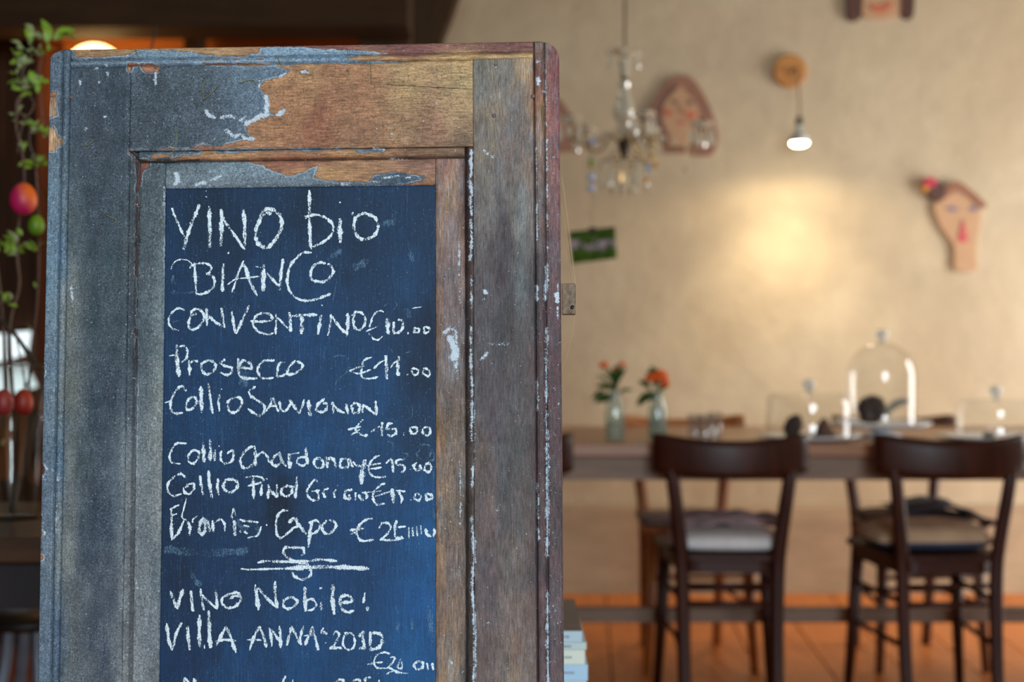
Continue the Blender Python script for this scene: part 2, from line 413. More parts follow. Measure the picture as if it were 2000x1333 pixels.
WHITE = [
 ([(519,188),(522,205),(520,222),(505,229),(482,241)],6),([(541,224),(556,216)],4),([(401,214),(407,224),(418,229)],4.5),([(432,229),(445,226),(460,230)],3.5),([(470,235),(480,228)],3),
 ([(440,254),(458,266),(470,262),(478,270),(494,273)],4),([(342,338),(346,350),(341,357)],5.5),([(380,360),(402,354),(418,347),(430,343)],3.5),([(303,142),(304,162)],3.5),
 ([(188,133)],4.5),([(207,128)],3),([(157,158),(157,165)],3),([(194,160)],3.5),([(208,141),(212,150)],2.5),([(184,182)],2),([(203,229),(207,226)],2.5),([(168,251)],3.5),([(567,137),(548,150)],3),([(506,158),(507,172)],3),
 ([(967,128)],4),([(1050,155),(1051,165)],5),([(1050,121)],3.5),([(946,297)],4),([(952,300)],3),([(961,306)],4),([(1060,176)],2.5),([(1082,307)],3.5),([(1078,262)],2.5),([(1088,192)],3),([(590,139),(602,141)],3),([(686,213)],2),([(647,235)],2),([(766,260)],3),
 ([(921,296),(920,330),(917,355),(922,380)],4.5),([(919,380),(918,400),(921,420)],3.2),([(919,430),(921,470),(918,505)],3.2),([(919,540),(921,600)],2.6),([(920,640),(919,700),(922,760),(921,860)],2.8),([(926,780),(927,900)],2),
 ([(925,905),(923,950)],3),([(922,1014),(927,1100)],3.4),([(925,1100),(922,1150),(928,1240),(926,1345)],3.6),
 ([(1067,520),(1068,545),(1065,585)],4),([(1068,640),(1067,800),(1069,1000)],2.8),([(1069,840),(1070,960),(1069,1090)],3.4),([(1069,1160),(1070,1345)],3.4),([(1048,400),(1049,470)],2),([(1049,560),(1048,585)],3.5),([(1049,740),(1050,800)],2.5),([(1050,930),(1052,1060)],1.8),
 ([(866,650),(878,638),(890,648)],2.5),([(878,662),(889,684),(884,700)],8),([(888,640),(893,690),(890,730)],2.5),([(896,470),(897,600)],1.2),([(898,900),(899,1040)],1.6),([(946,566),(949,571)],4.5),([(945,585)],3),([(887,670),(889,690)],5),([(875,695),(880,700)],4),([(889,715),(891,725)],3.5),([(868,655),(885,628)],1.5),([(942,655),(948,670),(965,673),(993,672)],1.5),([(940,700),(953,690)],3.5),([(1086,575),(1088,590)],5),([(1090,550),(1089,620)],2),
 ([(970,997)],3),([(954,1218)],3),([(878,1292),(882,1298)],3),([(1018,1262)],2),([(745,347),(775,342),(800,346)],2.4),([(650,357),(700,357),(745,352)],1.6),([(728,290),(750,292)],2.6),([(795,310),(760,309)],1.4),
 ([(317,364),(319,380),(316,400)],2.0),([(83,905),(90,912),(92,922),(84,932),(80,945)],1.6),([(80,1005),(85,1012),(83,1026)],1.5),([(82,1035),(87,1042),(82,1052)],1.5),([(80,1098),(86,1092)],1.5),([(112,928),(113,940)],2),([(110,1000),(109,1040)],2),([(84,600),(85,690),(86,715),(89,728),(84,740)],1.4),
 ([(1047,290),(1049,360)],1.6),([(1068,290),(1069,500)],1.3),([(1065,130),(1068,290)],1.2),([(138,560),(142,590)],2.6),([(845,362),(849,375)],1.6),([(330,365),(500,363),(700,361),(845,360)],1.0),([(262,1130),(265,1150)],2),([(280,1200),(284,1225)],1.6),
]
WOODC = [(600,150,165,118,62),(700,200,160,106,58),(620,240,144,84,48),(800,150,172,134,74),(880,200,168,132,80),(850,260,152,104,70),(560,200,158,104,56),(700,270,136,90,60),(545,145,176,122,62),(900,150,170,140,80),
 (200,98,150,110,60),(400,96,172,130,72),(300,95,160,120,70),(620,92,120,66,58),(800,95,118,66,62),(1000,92,112,66,60),(1060,100,120,100,90),(720,113,168,120,62),(900,114,182,142,72),(1035,114,184,146,76),
 (1083,150,126,58,60),(1083,220,134,66,68),(1083,300,130,78,78),(1083,400,118,74,76),(1083,500,104,70,76),(1083,650,92,62,70),(1083,800,84,58,64),(1083,1000,80,62,66),(1083,1200,92,72,76),
 (1053,150,124,72,54),(1053,220,154,104,62),(1053,275,160,120,76),(1053,320,110,90,86),(1053,400,112,98,94),(1053,550,70,62,64),(1053,700,84,62,64),(1053,900,76,58,60),(1053,1100,86,60,62),
 (985,150,120,112,98),(940,150,112,108,98),(950,250,112,98,82),(960,230,128,112,84),(985,300,116,100,92),(1020,250,104,92,86),(960,400,104,98,94),(1015,420,112,114,108),(985,480,66,56,62),(975,520,66,58,64),(960,560,86,76,80),(1015,560,84,94,96),(1000,620,70,64,66),(975,640,60,58,62),(950,640,78,74,80),
 (960,800,80,70,78),(1015,800,82,76,80),(1010,870,74,74,72),(985,950,74,74,78),(940,900,92,76,70),(960,1000,98,80,78),(1015,1000,88,78,76),(1010,1100,98,86,80),(950,1150,86,72,78),(985,1250,108,92,84),(950,1300,98,80,76),(1000,1330,126,108,86),(1005,1260,120,92,78),
 (917,320,90,56,46),(917,400,74,50,46),(917,700,78,64,60),(917,1000,82,68,60),(917,1300,74,66,62),
 (890,340,150,112,84),(875,380,156,122,82),(880,450,134,106,96),(868,550,112,92,92),(880,620,112,96,98),(880,700,118,112,116),(880,800,100,80,66),(868,900,122,96,70),(895,900,112,96,84),(880,1000,108,92,74),(880,1100,112,92,84),(868,1200,120,92,74),(880,1250,130,106,82),(880,1330,148,116,76),(853,900,154,110,64),(853,600,132,90,62),(853,1100,148,110,70),
 (650,335,168,120,60),(560,318,148,90,58),(750,325,152,106,64),(830,320,130,88,68),(870,315,130,84,70),(450,302,168,120,64),(700,298,162,114,62),(850,297,126,92,62),(900,300,116,90,66),
 (100,210,196,152,80),(100,262,188,142,80),(100,183,112,56,42),(95,290,170,118,62),(118,275,170,130,90),(280,130,164,104,62),(270,335,120,66,52),(264,500,104,50,40),(84,920,84,48,52),(82,1090,176,88,40),(310,305,160,110,64),(262,134,140,60,50)]
GREYC = [(185,300,60,70,80),(150,200,66,78,90),(230,200,58,70,80),(190,400,56,68,78),(185,480,58,70,80),(400,200,72,82,92),(480,150,98,114,126),(520,200,100,120,138),(330,250,64,76,84),(450,250,88,102,116),(380,150,78,90,98),(280,180,62,72,80),(290,280,70,80,88),
 (150,105,90,100,108),(300,110,112,132,146),(600,97,130,152,168),(640,104,110,130,146),(480,116,112,132,148),(250,114,98,114,128),(400,345,112,124,132),(470,330,120,136,144),(550,352,104,118,126),(300,340,74,84,90),(780,350,58,76,92),(700,362,100,112,120),(450,300,92,104,112),(340,340,100,110,114),(320,312,80,92,98),
 (96,140,84,98,110),(96,400,102,122,136),(96,550,100,122,136),(96,700,96,114,128),(92,1000,92,106,120),(90,1250,88,102,116),(118,200,70,84,96),(118,500,86,110,130),(116,900,74,96,116),(112,1250,70,88,106),
 (140,450,74,84,88),(140,560,128,132,128),(136,620,116,118,112),(170,560,74,84,88),(185,600,56,70,80),(210,500,60,76,84),(230,600,64,76,84),(185,800,52,66,78),(215,760,50,62,74),(140,760,108,112,106),(136,900,116,120,116),(160,900,70,82,86),(140,1000,108,112,112),(134,1080,126,130,126),(185,1000,48,60,74),(210,1020,46,58,74),(230,960,84,96,106),(250,900,124,132,136),(252,960,136,142,144),(235,1020,100,108,114),(180,1100,60,70,84),(165,1050,62,76,88),(220,1170,74,82,94),(180,1220,58,66,80),(170,1170,98,106,112),(230,1240,104,110,114),(180,1310,92,98,106),(145,1200,92,98,98),(145,1300,98,104,106),(245,1150,122,126,128),(248,1290,134,138,138),(200,1290,70,80,94),
 (252,500,64,74,80),(252,650,54,66,76),(252,780,70,82,92),(290,400,68,78,82),(290,480,74,84,88),(290,560,80,90,96),(302,620,108,120,122),(284,640,76,88,94),(305,780,122,128,124),(284,780,92,102,106),(300,860,118,122,120),(286,940,112,120,122),(305,1000,126,128,126),(286,1050,100,108,112),(300,1120,84,94,100),(282,1140,116,122,124),(286,1220,112,118,122),(300,1300,92,98,102),(280,1320,128,132,134),
 (880,680,120,136,148)]
BOARDC = [(600,385,24,42,62),(400,420,24,42,62),(700,470,24,46,70),(830,430,26,50,76),(450,480,24,44,66),(800,560,30,62,94),(500,560,28,58,90),(350,560,26,54,84),(840,640,22,38,60),(600,640,30,66,104),(400,700,26,60,94),(820,730,24,42,64),(740,760,30,68,106),(560,780,26,58,92),(600,870,30,74,116),(400,830,28,64,100),(820,880,26,48,72),(700,850,34,70,106),(830,960,30,72,112),(500,930,26,58,90),(700,1000,28,66,108),(350,1000,24,46,72),(830,1050,34,84,130),(500,1050,26,52,82),(540,1000,18,32,50),(600,1130,30,70,112),(400,1130,26,54,86),(350,1120,24,40,64),(820,1180,32,84,134),(700,1100,24,56,92),(800,1290,34,88,136),(600,1260,30,72,114),(400,1250,24,46,74),(340,1300,24,50,82),(450,1300,30,66,104),(700,1300,28,66,104)]
def idw(pts, x, y, p=2.6, ax=1.0, ay=0.55, own=None):
    if own is not None:
        x0, x1, y0, y1 = own; sel = [q for q in pts if x0-5 <= q[0] <= x1+5 and y0-5 <= q[1] <= y1+5]
        if len(sel) >= 2: pts = sel
        ax, ay = (1.0, .50 if x1-x0 > 200 else .26) if (x1-x0 > 60 and y1-y0 > 60) else ((3.0, .6) if x1-x0 < y1-y0 else (.6, 3.0))
    num = np.zeros(x.shape + (3,)); den = np.zeros(x.shape)
    for q in pts:
        wgt = 1.0 / (((x-q[0])*ax)**2 + ((y-q[1])*ay)**2 + 60) ** (p/2)
        num += wgt[..., None] * np.array(q[2:5], float); den += wgt
    c = num / den[..., None] / 255.0
    return np.where(c <= .04045, c/12.92, ((c+.055)/1.055)**2.4)

def door_mat(name, vertical):
    t = NT(name)
    co = t.coord()
    gr = t.noise(t.coord((14, 1, 1) if vertical else (1, 1, 14)), 60, 5, .65)
    gr2 = t.noise(t.coord((5, 1, 1) if vertical else (1, 1, 5)), 120, 3, .7)
    fine = t.noise(co, 900, 3, .75); mid = t.noise(co, 230, 5, .7); lo = t.noise(co, 45, 4, .6)
    edge = t.noise(co, 150, 6, .72)
    col = t.attr('col', 'Color'); pc = t.attr('paintcol', 'Color')
    wv = t.math('MULTIPLY', t.mr(gr, .25, .75, .44, 1.56), t.mr(fine, .25, .75, .66, 1.34))
    wv = t.math('MULTIPLY', wv, t.mr(gr2, .25, .75, .66, 1.34))
    # grey value -> colour
    def val(x):
        n = t.n.new('ShaderNodeCombineColor'); [t.set(n.inputs[i], x) for i in range(3)]; return n.outputs[0]
    wc = t.mix(1.0, col, val(wv), 'MULTIPLY')
    bl = t.noise(t.coord((3.2, 1, 1) if vertical else (1, 1, 3.2)), 26, 6, .7)
    gy = t.n.new('ShaderNodeRGBToBW'); t.l.new(wc, gy.inputs[0])
    wc = t.mix(t.mr(bl, .46, .66, 0, .62), wc, t.mix(1.0, val(t.math('MULTIPLY', gy.outputs[0], 1.22)), s2l((226, 240, 255)), 'MULTIPLY')) if vertical else wc
    wc = t.mix(1.0, wc, val(t.mr(t.noise(t.coord((2.5, 1, 1) if vertical else (1, 1, 2.5), (0, .4, 0)), 34, 6, .7), .32, .68, .66, 1.34)), 'MULTIPLY')
    # crackled varnish
    dist = t.n.new('ShaderNodeVectorMath'); dist.operation = 'ADD'
    nz = t.n.new('ShaderNodeTexNoise'); t.l.new(co, nz.inputs['Vector']); nz.inputs['Scale'].default_value = 160
    sc = t.n.new('ShaderNodeVectorMath'); sc.operation = 'SCALE'; t.l.new(nz.outputs['Color'], sc.inputs[0]); sc.inputs['Scale'].default_value = .0035
    t.l.new(co, dist.inputs[0]); t.l.new(sc.outputs[0], dist.inputs[1])
    vd = t.voro(dist.outputs[0], 250)
    ck = t.math('MULTIPLY', t.mr(vd, .02, .10, 1, 0), t.attr('crk'))
    ck = t.math('MULTIPLY', ck, t.mr(mid, .42, .60, 0, .62))
    wc = t.mix(ck, wc, s2l((62, 48, 40)))
    # paint
    e = t.math('MULTIPLY_ADD', t.math('SUBTRACT', edge, .5), 15.0, t.attr('sd'))
    pm = t.mr(e, -.5, .5)
    px2 = t.noise(co, 430, 3, .8); pit = t.noise(t.coord((5, 1, 1) if vertical else (1, 1, 5)), 210, 3, .7)
    pv = t.math('MULTIPLY', t.mr(fine, .30, .70, .34, 1.70), t.mr(mid, .25, .75, .62, 1.38))
    pv = t.math('MULTIPLY', pv, t.mr(gr2, .25, .75, .84, 1.16)); pv = t.math('MULTIPLY', pv, t.mr(lo, .3, .7, .88, 1.12)); pv = t.math('MULTIPLY', pv, t.mr(gr, .25, .75, .70, 1.32))
    pv = t.math('MULTIPLY', pv, t.mr(px2, .28, .72, .50, 1.55))
    pcol = t.mix(1.0, pc, val(pv), 'MULTIPLY')
    v2 = t.voro(dist.outputs[0], 330)
    net = t.math('MULTIPLY', t.mr(v2, .0, .07, 1, 0), t.mr(lo, .42, .62, .02, .34))
    pcol = t.mix(net, pcol, s2l((150, 168, 182)))
    sp = t.mr(t.noise(co, 620, 3, .6), .62, .70)
    pcol = t.mix(t.math('MULTIPLY', sp, .5), pcol, s2l((160, 176, 190)))
    rim = t.math('MULTIPLY', t.mr(e, .3, 1.0), t.mr(e, 2.2, 3.6, 1, 0))
    rim = t.math('MULTIPLY', rim, t.mr(lo, .40, .6, .0, .6))
    pcol = t.mix(rim, pcol, s2l((172, 190, 204)))
    c = t.mix(pm, wc, pcol)
    c = t.mix(t.math('MULTIPLY', t.mr(pit, .60, .68), .55), c, s2l((34, 28, 26)))
    # dark under-edge of lifted paint
    un = t.math('MULTIPLY', t.mr(e, -2.4, -.4), t.mr(e, -.4, .2, 1, 0))
    c = t.mix(t.math('MULTIPLY', un, .35), c, s2l((40, 24, 20)))
    c = t.mix(t.math('MULTIPLY', t.attr('groove_shade'), .6), c, s2l((26, 26, 30)))  # painted shade: moulding grooves darkened by depth so the bevels read stronger
    # primer flakes
    we = t.math('MULTIPLY_ADD', t.math('SUBTRACT', t.math('MULTIPLY_ADD', t.noise(co, 480, 5, .85), .62, t.math('MULTIPLY', t.noise(co, 130, 3, .6), .38)), .5), 34.0, t.attr('wh'))
    wm = t.mr(we, -.4, .6)
    c = t.mix(wm, c, t.mix(t.mr(fine, .3, .7), s2l((150, 172, 190)), s2l((214, 228, 238))))
    s2 = t.mr(t.noise(co, 430, 2, .5), .705, .735)
    c = t.mix(t.math('MULTIPLY', s2, .7), c, s2l((190, 200, 206)))
    t.set(t.b.inputs['Base Color'], c)
    t.set(t.b.inputs['Roughness'], t.mr(mid, .2, .8, .52, .78)); t.b.inputs['Specular IOR Level'].default_value = .3
    h = t.math('MULTIPLY_ADD', pm, .9, t.math('MULTIPLY', wm, .6)); h = t.math('MULTIPLY_ADD', fine, .45, h)
    h = t.math('MULTIPLY_ADD', gr, .5, h); h = t.math('SUBTRACT', h, t.math('MULTIPLY', ck, .5))
    t.bump(h, .55, .0006)
    return t.m
def chalkboard_mat():
    t = NT('chalkboard_paint'); co = t.coord()
    st = t.noise(t.coord((26, 1, 1)), 38, 6, .8); st2 = t.noise(t.coord((9, 1, .8)), 150, 3, .7); lo = t.noise(co, 22, 5, .65)
    fine = t.noise(t.coord((1.4, 1, .8)), 800, 3, .75); mid = t.noise(co, 70, 5, .7)
    col = t.attr('col', 'Color')
    n = t.n.new('ShaderNodeCombineColor'); vv = t.math('MULTIPLY', t.mr(st, .25, .75, .55, 1.48), t.mr(fine, .25, .75, .75, 1.28)); vv = t.math('MULTIPLY', vv, t.mr(mid, .3, .7, .86, 1.15)); [t.set(n.inputs[i], vv) for i in range(3)]
    c = t.mix(1.0, col, n.outputs[0], 'MULTIPLY')
    du = t.math('MULTIPLY', t.mr(st, .56, .72), t.mr(lo, .40, .64, .05, .62)); du = t.math('MULTIPLY', du, t.mr(fine, .42, .62))
    c = t.mix(du, c, s2l((84, 136, 176)))
    sp = t.math('MULTIPLY', t.mr(t.noise(t.coord((1, 1, .7)), 620, 2, .5), .66, .71), t.mr(lo, .38, .6, .03, .40))
    c = t.mix(sp, c, s2l((128, 170, 198)))
    ln = t.math('MULTIPLY', t.mr(t.noise(t.coord((60, 1, .35)), 26, 2, .5), .70, .73), t.mr(t.noise(co, 30, 3), .48, .6)); ln = t.math('MULTIPLY', ln, t.mr(fine, .4, .6, .1, .8))
    c = t.mix(t.math('MULTIPLY', ln, .6), c, s2l((130, 172, 200)))
    t.set(t.b.inputs['Base Color'], c); t.b.inputs['Roughness'].default_value = .62; t.b.inputs['Specular IOR Level'].default_value = .25
    t.bump(t.math('MULTIPLY_ADD', st, .6, fine), .35, .0004)
    return t.m
def chalk_mat(name, faint=False):
    t = NT(name); co = t.coord((1.0, 1, .72)); t.m.use_nodes = True
    gr = t.noise(co, 900, 3, .85); st = t.noise(t.coord((3, 1, 1.0)), 260, 3, .6)
    uv = t.n.new('ShaderNodeUVMap'); sx = t.n.new('ShaderNodeSeparateXYZ'); t.l.new(uv.outputs[0], sx.inputs[0])
    ac = t.math('ABSOLUTE', t.math('SUBTRACT', sx.outputs[0], .5))                    # 0 centre .. .5 edge
    th = t.math('ADD', t.mr(ac, .18, .5, 0.0, .27), t.math('MULTIPLY', sx.outputs[1], .10))
    f = t.math('ADD', t.math('MULTIPLY', gr, .66), t.math('MULTIPLY', st, .34))
    a = t.mr(t.math('SUBTRACT', f, th), .385, .425) if not faint else t.math('MULTIPLY', t.mr(t.math('SUBTRACT', f, th), .44, .56), .5)
    bs = t.n.new('ShaderNodeBsdfDiffuse'); t.set(bs.inputs[0], t.mix(t.mr(gr, .35, .6), s2l((178, 208, 224)), s2l((230, 244, 250))) if not faint else s2l((120, 160, 190)))
    tr = t.n.new('ShaderNodeBsdfTransparent'); mx = t.n.new('ShaderNodeMixShader')
    t.set(mx.inputs[0], a); t.l.new(tr.outputs[0], mx.inputs[1]); t.l.new(bs.outputs[0], mx.inputs[2]); t.l.new(mx.outputs[0], t.out.inputs[0]); t.n.remove(t.b)
    return t.m
MV = door_mat('weathered_door_upright', True); MH = door_mat('weathered_door_crosswise', False)
MB_ = chalkboard_mat(); MC = chalk_mat('chalk'); MCF = chalk_mat('chalk_dust', True)

door = bpy.data.objects.new('menu_board', None); COL.objects.link(door)
door.matrix_world = Matrix(((BH.x, -BN.x, BV.x, BORG.x), (BH.y, -BN.y, BV.y, BORG.y), (BH.z, -BN.z, BV.z, BORG.z), (0, 0, 0, 1)))
tag(door, 'weathered grey and brown cupboard door in front with a blue chalkboard panel lettered in chalk', 'menu board')

uL, uR = U(84.5), U(1096.5); vT = Vv(87.5); vB = 0.0; vVis = Vv(1350)
CR = [(uL, +1, .019, .012), (uR, -1, .021, .018)]
def clampc(u, v):
    u = u.copy(); v = v.copy()
    for ue, s, ru, rv in CR:
        cu = ue + s * ru; cv = vT - rv
        m = ((u - cu) * s < 0) & (v > cv)
        du = (u - cu) / ru; dv = (v - cv) / rv; L = np.hypot(du, dv) + 1e-9
        k = np.where(m & (L > 1), 1 / L, 1)
        u = np.where(m, cu + du * k * ru, u); v = np.where(m, cv + dv * k * rv, v)
    return u, v
def grid(name, u0, u1, v0, v1, h, mat, du=.0013, dv=.0018, label=None, back=-.020, corner=False, attrs='wood', wob=0.0):
    us = np.linspace(u0, u1, max(3, int((u1 - u0) / du) + 1))
    vlist = []
    if v0 < vVis: vlist += list(np.arange(v0, min(vVis, v1), .03))
    if v1 > vVis: vlist += list(np.linspace(max(vVis, v0), v1, max(3, int((v1 - max(vVis, v0)) / dv) + 1)))
    else: vlist.append(v1)
    vs = np.array(vlist)
    uu, vv = np.meshgrid(us, vs)
    if wob:
        k = (vv - v0) / (v1 - v0); vv = vv + wob * (fbm(uu*60, uu*0+3) - .5) * k
    if corner: uu, vv = clampc(uu, vv)
    hh = h(uu, vv) + 0 * uu
    px, py = proj_np(uu, vv)
    nv, nu = uu.shape
    top = np.stack([uu, -hh, vv], -1).reshape(-1, 3)
    idx = np.arange(nv*nu).reshape(nv, nu)
    f = np.stack([idx[:-1,:-1], idx[:-1,1:], idx[1:,1:], idx[1:,:-1]], -1).reshape(-1, 4)
    ring = list(idx[0,:]) + list(idx[1:,-1]) + list(idx[-1,-2::-1]) + list(idx[-2:0:-1,0])
    rb = np.arange(len(ring)) + nv*nu
    bot = top[ring].copy(); bot[:,1] = -back
    ring = np.array(ring); r2 = np.roll(ring, -1); b2 = np.roll(rb, -1)
    sk = np.stack([r2, ring, rb, b2], -1)
    co = np.vstack([top, bot]); faces = np.vstack([f, sk]).tolist() + [list(map(int, rb[::-1]))]
    me = bpy.data.meshes.new(name); me.from_pydata(co.tolist(), [], faces)
    me.polygons.foreach_set('use_smooth', [True]*len(f) + [False]*(len(faces)-len(f)))
    X = np.concatenate([px.ravel(), px.ravel()[ring]]); Y = np.concatenate([py.ravel(), py.ravel()[ring]])
    def ac(nm, c):
        a = me.attributes.new(nm, 'FLOAT_COLOR', 'POINT'); a.data.foreach_set('color', np.hstack([c, np.ones((len(c),1))]).astype(np.float32).ravel())
    def af(nm, x):
        a = me.attributes.new(nm, 'FLOAT', 'POINT'); a.data.foreach_set('value', x.astype(np.float32))
    wx = (fbm(X/22, Y/30) - .5) * 26; wy = (fbm(X/22+50, Y/30+9) - .5) * 40
    if attrs == 'board':
        ac('col', np.array([.62, .84, .92]) * idw(BOARDC, X + wx, Y + wy*2, 2.2))
    else:
        own = (X.min(), X.max(), Y.min(), min(1345, Y.max())); nx = 1 if own[1]-own[0] > 60 else .12; ny = 1 if own[3]-own[2] > 60 else .1
        wc_ = idw(WOODC, X + wx*.5*nx, Y + wy*ny, 3.0, own=own); lum = wc_ @ np.array([.3,.55,.15]); wc_ = (wc_*.72 + lum[:,None]*.28) * 1.10
        ac('col', wc_); ac('paintcol', (1.28 if name == 'edge_moulding' else 1.14 if name == 'panel_border' else 1.0) * np.array([.76, .81, .85]) * idw(GREYC, X + wx*.4*nx, Y + wy*1.2*ny, 3.0, own=own))
        hf = hh.ravel(); hf = np.concatenate([hf, hf[ring]]); af('groove_shade', np.clip((-hf - .0026)/.002, 0, 1) * (0 if 'border' in name else 1))
        sd = np.full(X.shape, -99.0)
        for p in GREY: sd = np.maximum(sd, sd_poly(X, Y, p))
        for p in CHIP: sd = np.minimum(sd, -sd_poly(X, Y, p) + 1.0)
        wh = np.full(X.shape, -30.0)
        for p, r in WHITE: wh = np.maximum(wh, sd_line(X, Y, p, r) - 1.2)
        af('sd', np.clip(sd, -30, 30)); af('wh', wh)
        crk = sd_poly(X, Y, [(505,125),(922,118),(922,290),(480,296)]); crk = np.clip(crk/20 + .2, 0, 1)
        c2 = np.clip(sd_poly(X, Y, [(850,790),(905,790),(905,1080),(850,1080)])/8, 0, .8)
        af('crk', np.maximum(np.maximum(crk, c2), .12))
    me.materials.append(mat)
    o = bpy.data.objects.new(name, me); link(o, door)
    if label: o['label'] = label
    return o
def hash_relief(u, v, a=.0003): return (fbm(u*250, v*90, 3) - .5) * a * 2
def prof(pts):
    xs = [p[0] for p in pts]; hs = [p[1] for p in pts]
    return lambda x: np.interp(x, xs, hs)
# profiles in millimetres along the photograph's pixel columns (door local u)
pxu = lambda arr: [(U(a), h/1000) for a, h in arr]
pL = prof(pxu([(84,-3),(86,-1.4),(90,-1.0),(105,-1.0),(108,-1.4),(109.5,-6.5),(111,-5.0),(113,-.6),(116,.6),(119,.9),(122,.5),(125,-1.2),(126.5,-6),(128,-3.2)]))
pR = prof(pxu([(1044,-3.2),(1045.4,-5.5),(1049,-.2),(1054,.7),(1060,.1),(1064,-1.8),(1066.5,-5.4),(1069,-1.2),(1073,-.8),(1090,-1.0),(1094,-1.6),(1097,-4)]))
pIL = prof(pxu([(239,-.2),(243,-.8),(246,-2.6),(250,-3.0),(256,-3.6),(261,-5.6),(264.5,-6.4)]))
pIR = prof(pxu([(907,-6.6),(909,-6.2),(912,-4.4),(916,-2.4),(920,-1.2),(924,-1.0),(926,-2.6),(928,-2.6)]))
pBL = prof(pxu([(264,-5.4),(267,-4.8),(285,-4.2),(300,-3.9),(310,-4.1),(314,-5.2),(317,-6.8)]))
pBR = prof(pxu([(848.5,-6.8),(850,-5.4),(856,-4.4),(875,-4.1),(895,-4.3),(903,-4.0),(906,-4.6),(908.5,-6.4)]))
pvu = lambda arr: [(Vv(a), h/1000) for a, h in arr[::-1]]
pT = prof(pvu([(87,-4),(89,-1.6),(93,-1.0),(104,-.9),(107,-1.5),(109,-4.6),(111,-1.4),(115,.4),(119,.4),(122,-1.6),(124,-3.2)]))
pIT = prof(pvu([(287,-1.0),(289,-2.4),(291,-3.0),(294,-1.2),(300,-.6),(306,-1.8),(309,-4.2),(312,-6.4)]))
pBT = prof(pvu([(310,-5.6),(313,-4.9),(330,-4.2),(350,-4.0),(357,-4.4),(361,-6.0),(364,-6.8)]))
def dents(u, v):
    X, Y = proj_np(u, v); h = np.zeros(u.shape)
    for x, y, r, d in ((967,128,4,.8),(965,226,5,1.0),(1041,188,6,1.0),(140,190,6,.7),(303,131,4,.6),(1001,645,4,.7),(268,240,8,.7),(302,252,4,.7),(1016,337,5,.8)):
        h -= d/1000*np.clip(1 - np.hypot(X-x, Y-y)/r, 0, 1)
    return h
P_ = dict(attrs='wood')
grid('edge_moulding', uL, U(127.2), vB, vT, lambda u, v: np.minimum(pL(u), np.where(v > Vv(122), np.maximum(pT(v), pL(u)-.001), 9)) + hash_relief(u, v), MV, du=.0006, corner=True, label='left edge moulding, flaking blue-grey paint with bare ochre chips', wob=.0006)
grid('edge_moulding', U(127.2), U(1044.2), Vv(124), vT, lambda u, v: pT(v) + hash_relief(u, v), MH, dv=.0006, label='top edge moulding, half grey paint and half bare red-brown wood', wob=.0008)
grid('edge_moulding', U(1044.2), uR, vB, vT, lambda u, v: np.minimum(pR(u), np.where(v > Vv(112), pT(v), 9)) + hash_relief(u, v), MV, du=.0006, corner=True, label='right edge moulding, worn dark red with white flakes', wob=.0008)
grid('stile', U(127.6), U(246.6), vB, Vv(124.4), lambda u, v: np.minimum(0*u, pIL(u)+.0002) + hash_relief(u, v, .0005) + dents(u, v), MV, label='left stile covered in dark grey paint')
grid('stile', U(925.5), U(1043.9), vB, Vv(121), lambda u, v: hash_relief(u, v, .0005) + dents(u, v), MV, label='right stile of bare weathered grey-brown wood')
grid('rail', U(247.0), U(925.1), Vv(290.5), Vv(124.4), lambda u, v: -.0004 + hash_relief(u, v, .0005) + dents(u, v), MH, label='top rail, grey paint peeling to crackled ochre varnish')
grid('rail', U(247.0), U(925.1), vB, .09, lambda u, v: 0*u - .0004, MH)
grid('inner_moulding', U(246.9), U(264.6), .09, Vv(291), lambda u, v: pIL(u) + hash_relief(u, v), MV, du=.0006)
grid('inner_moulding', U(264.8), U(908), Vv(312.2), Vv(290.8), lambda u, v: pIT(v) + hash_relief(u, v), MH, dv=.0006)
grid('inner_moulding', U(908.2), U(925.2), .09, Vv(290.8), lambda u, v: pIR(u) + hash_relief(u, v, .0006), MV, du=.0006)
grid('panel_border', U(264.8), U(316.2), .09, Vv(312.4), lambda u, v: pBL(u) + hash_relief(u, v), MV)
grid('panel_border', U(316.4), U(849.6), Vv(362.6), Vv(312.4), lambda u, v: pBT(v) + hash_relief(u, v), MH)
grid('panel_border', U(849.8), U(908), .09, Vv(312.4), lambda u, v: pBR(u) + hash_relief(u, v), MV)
HB = -.0066
grid('chalkboard', U(315.0), U(850.6), .09, Vv(361), lambda u, v: HB + 0*u, MB_, du=.002, dv=.003, attrs='board', label='dark blue painted chalkboard panel')
bm = new(); box(bm, U(88), U(1093), .010, .0215, .004, vT - .02); obj('backing_board', bm, simple('door_back', (70, 56, 50), .8), door)
# prop that holds the leaning door from behind
bm = new(); beam(bm, ((uL+uR)/2, .03, .98), ((uL+uR)/2, .34, .0255), .04, .04, .02, .03); obj('prop_leg', bm, M['brown_wood'], door)
# wooden turn latch on the right edge
lu0, lv0 = unproj(1097.5, 614); lu1, lv1 = unproj(1124.5, 553)
bm = new(); box(bm, lu0, lu1, .002, .012, lv0, lv1)
lt = obj('latch', bm, simple('latch_wood', (112, 96, 78), .7, .45, 160, (2, 1, 1), .6), door, bevel=.0012, label='small worn wooden turn latch')
bm = new(); a, b = unproj(1118, 600); blob(bm, (a, .0015, b), (.0022, .0014, .0022), 1); obj('screw', bm, M['iron'], lt)
nm = simple('nail_head', (96, 80, 76), .55, .4, 300, bump=.5)
for x, y, r in ((967,127,.0022),(965,226,.0026),(1041,188,.0028),(140,190,.0030),(303,131,.0018),(1001,645,.0014)):
    a, b = unproj(x, y, .0004); bm = new(); blob(bm, (a, -.0001, b), (r*.8, .0009, r*.8), 2); obj('nail', bm, nm, door, smooth=True)
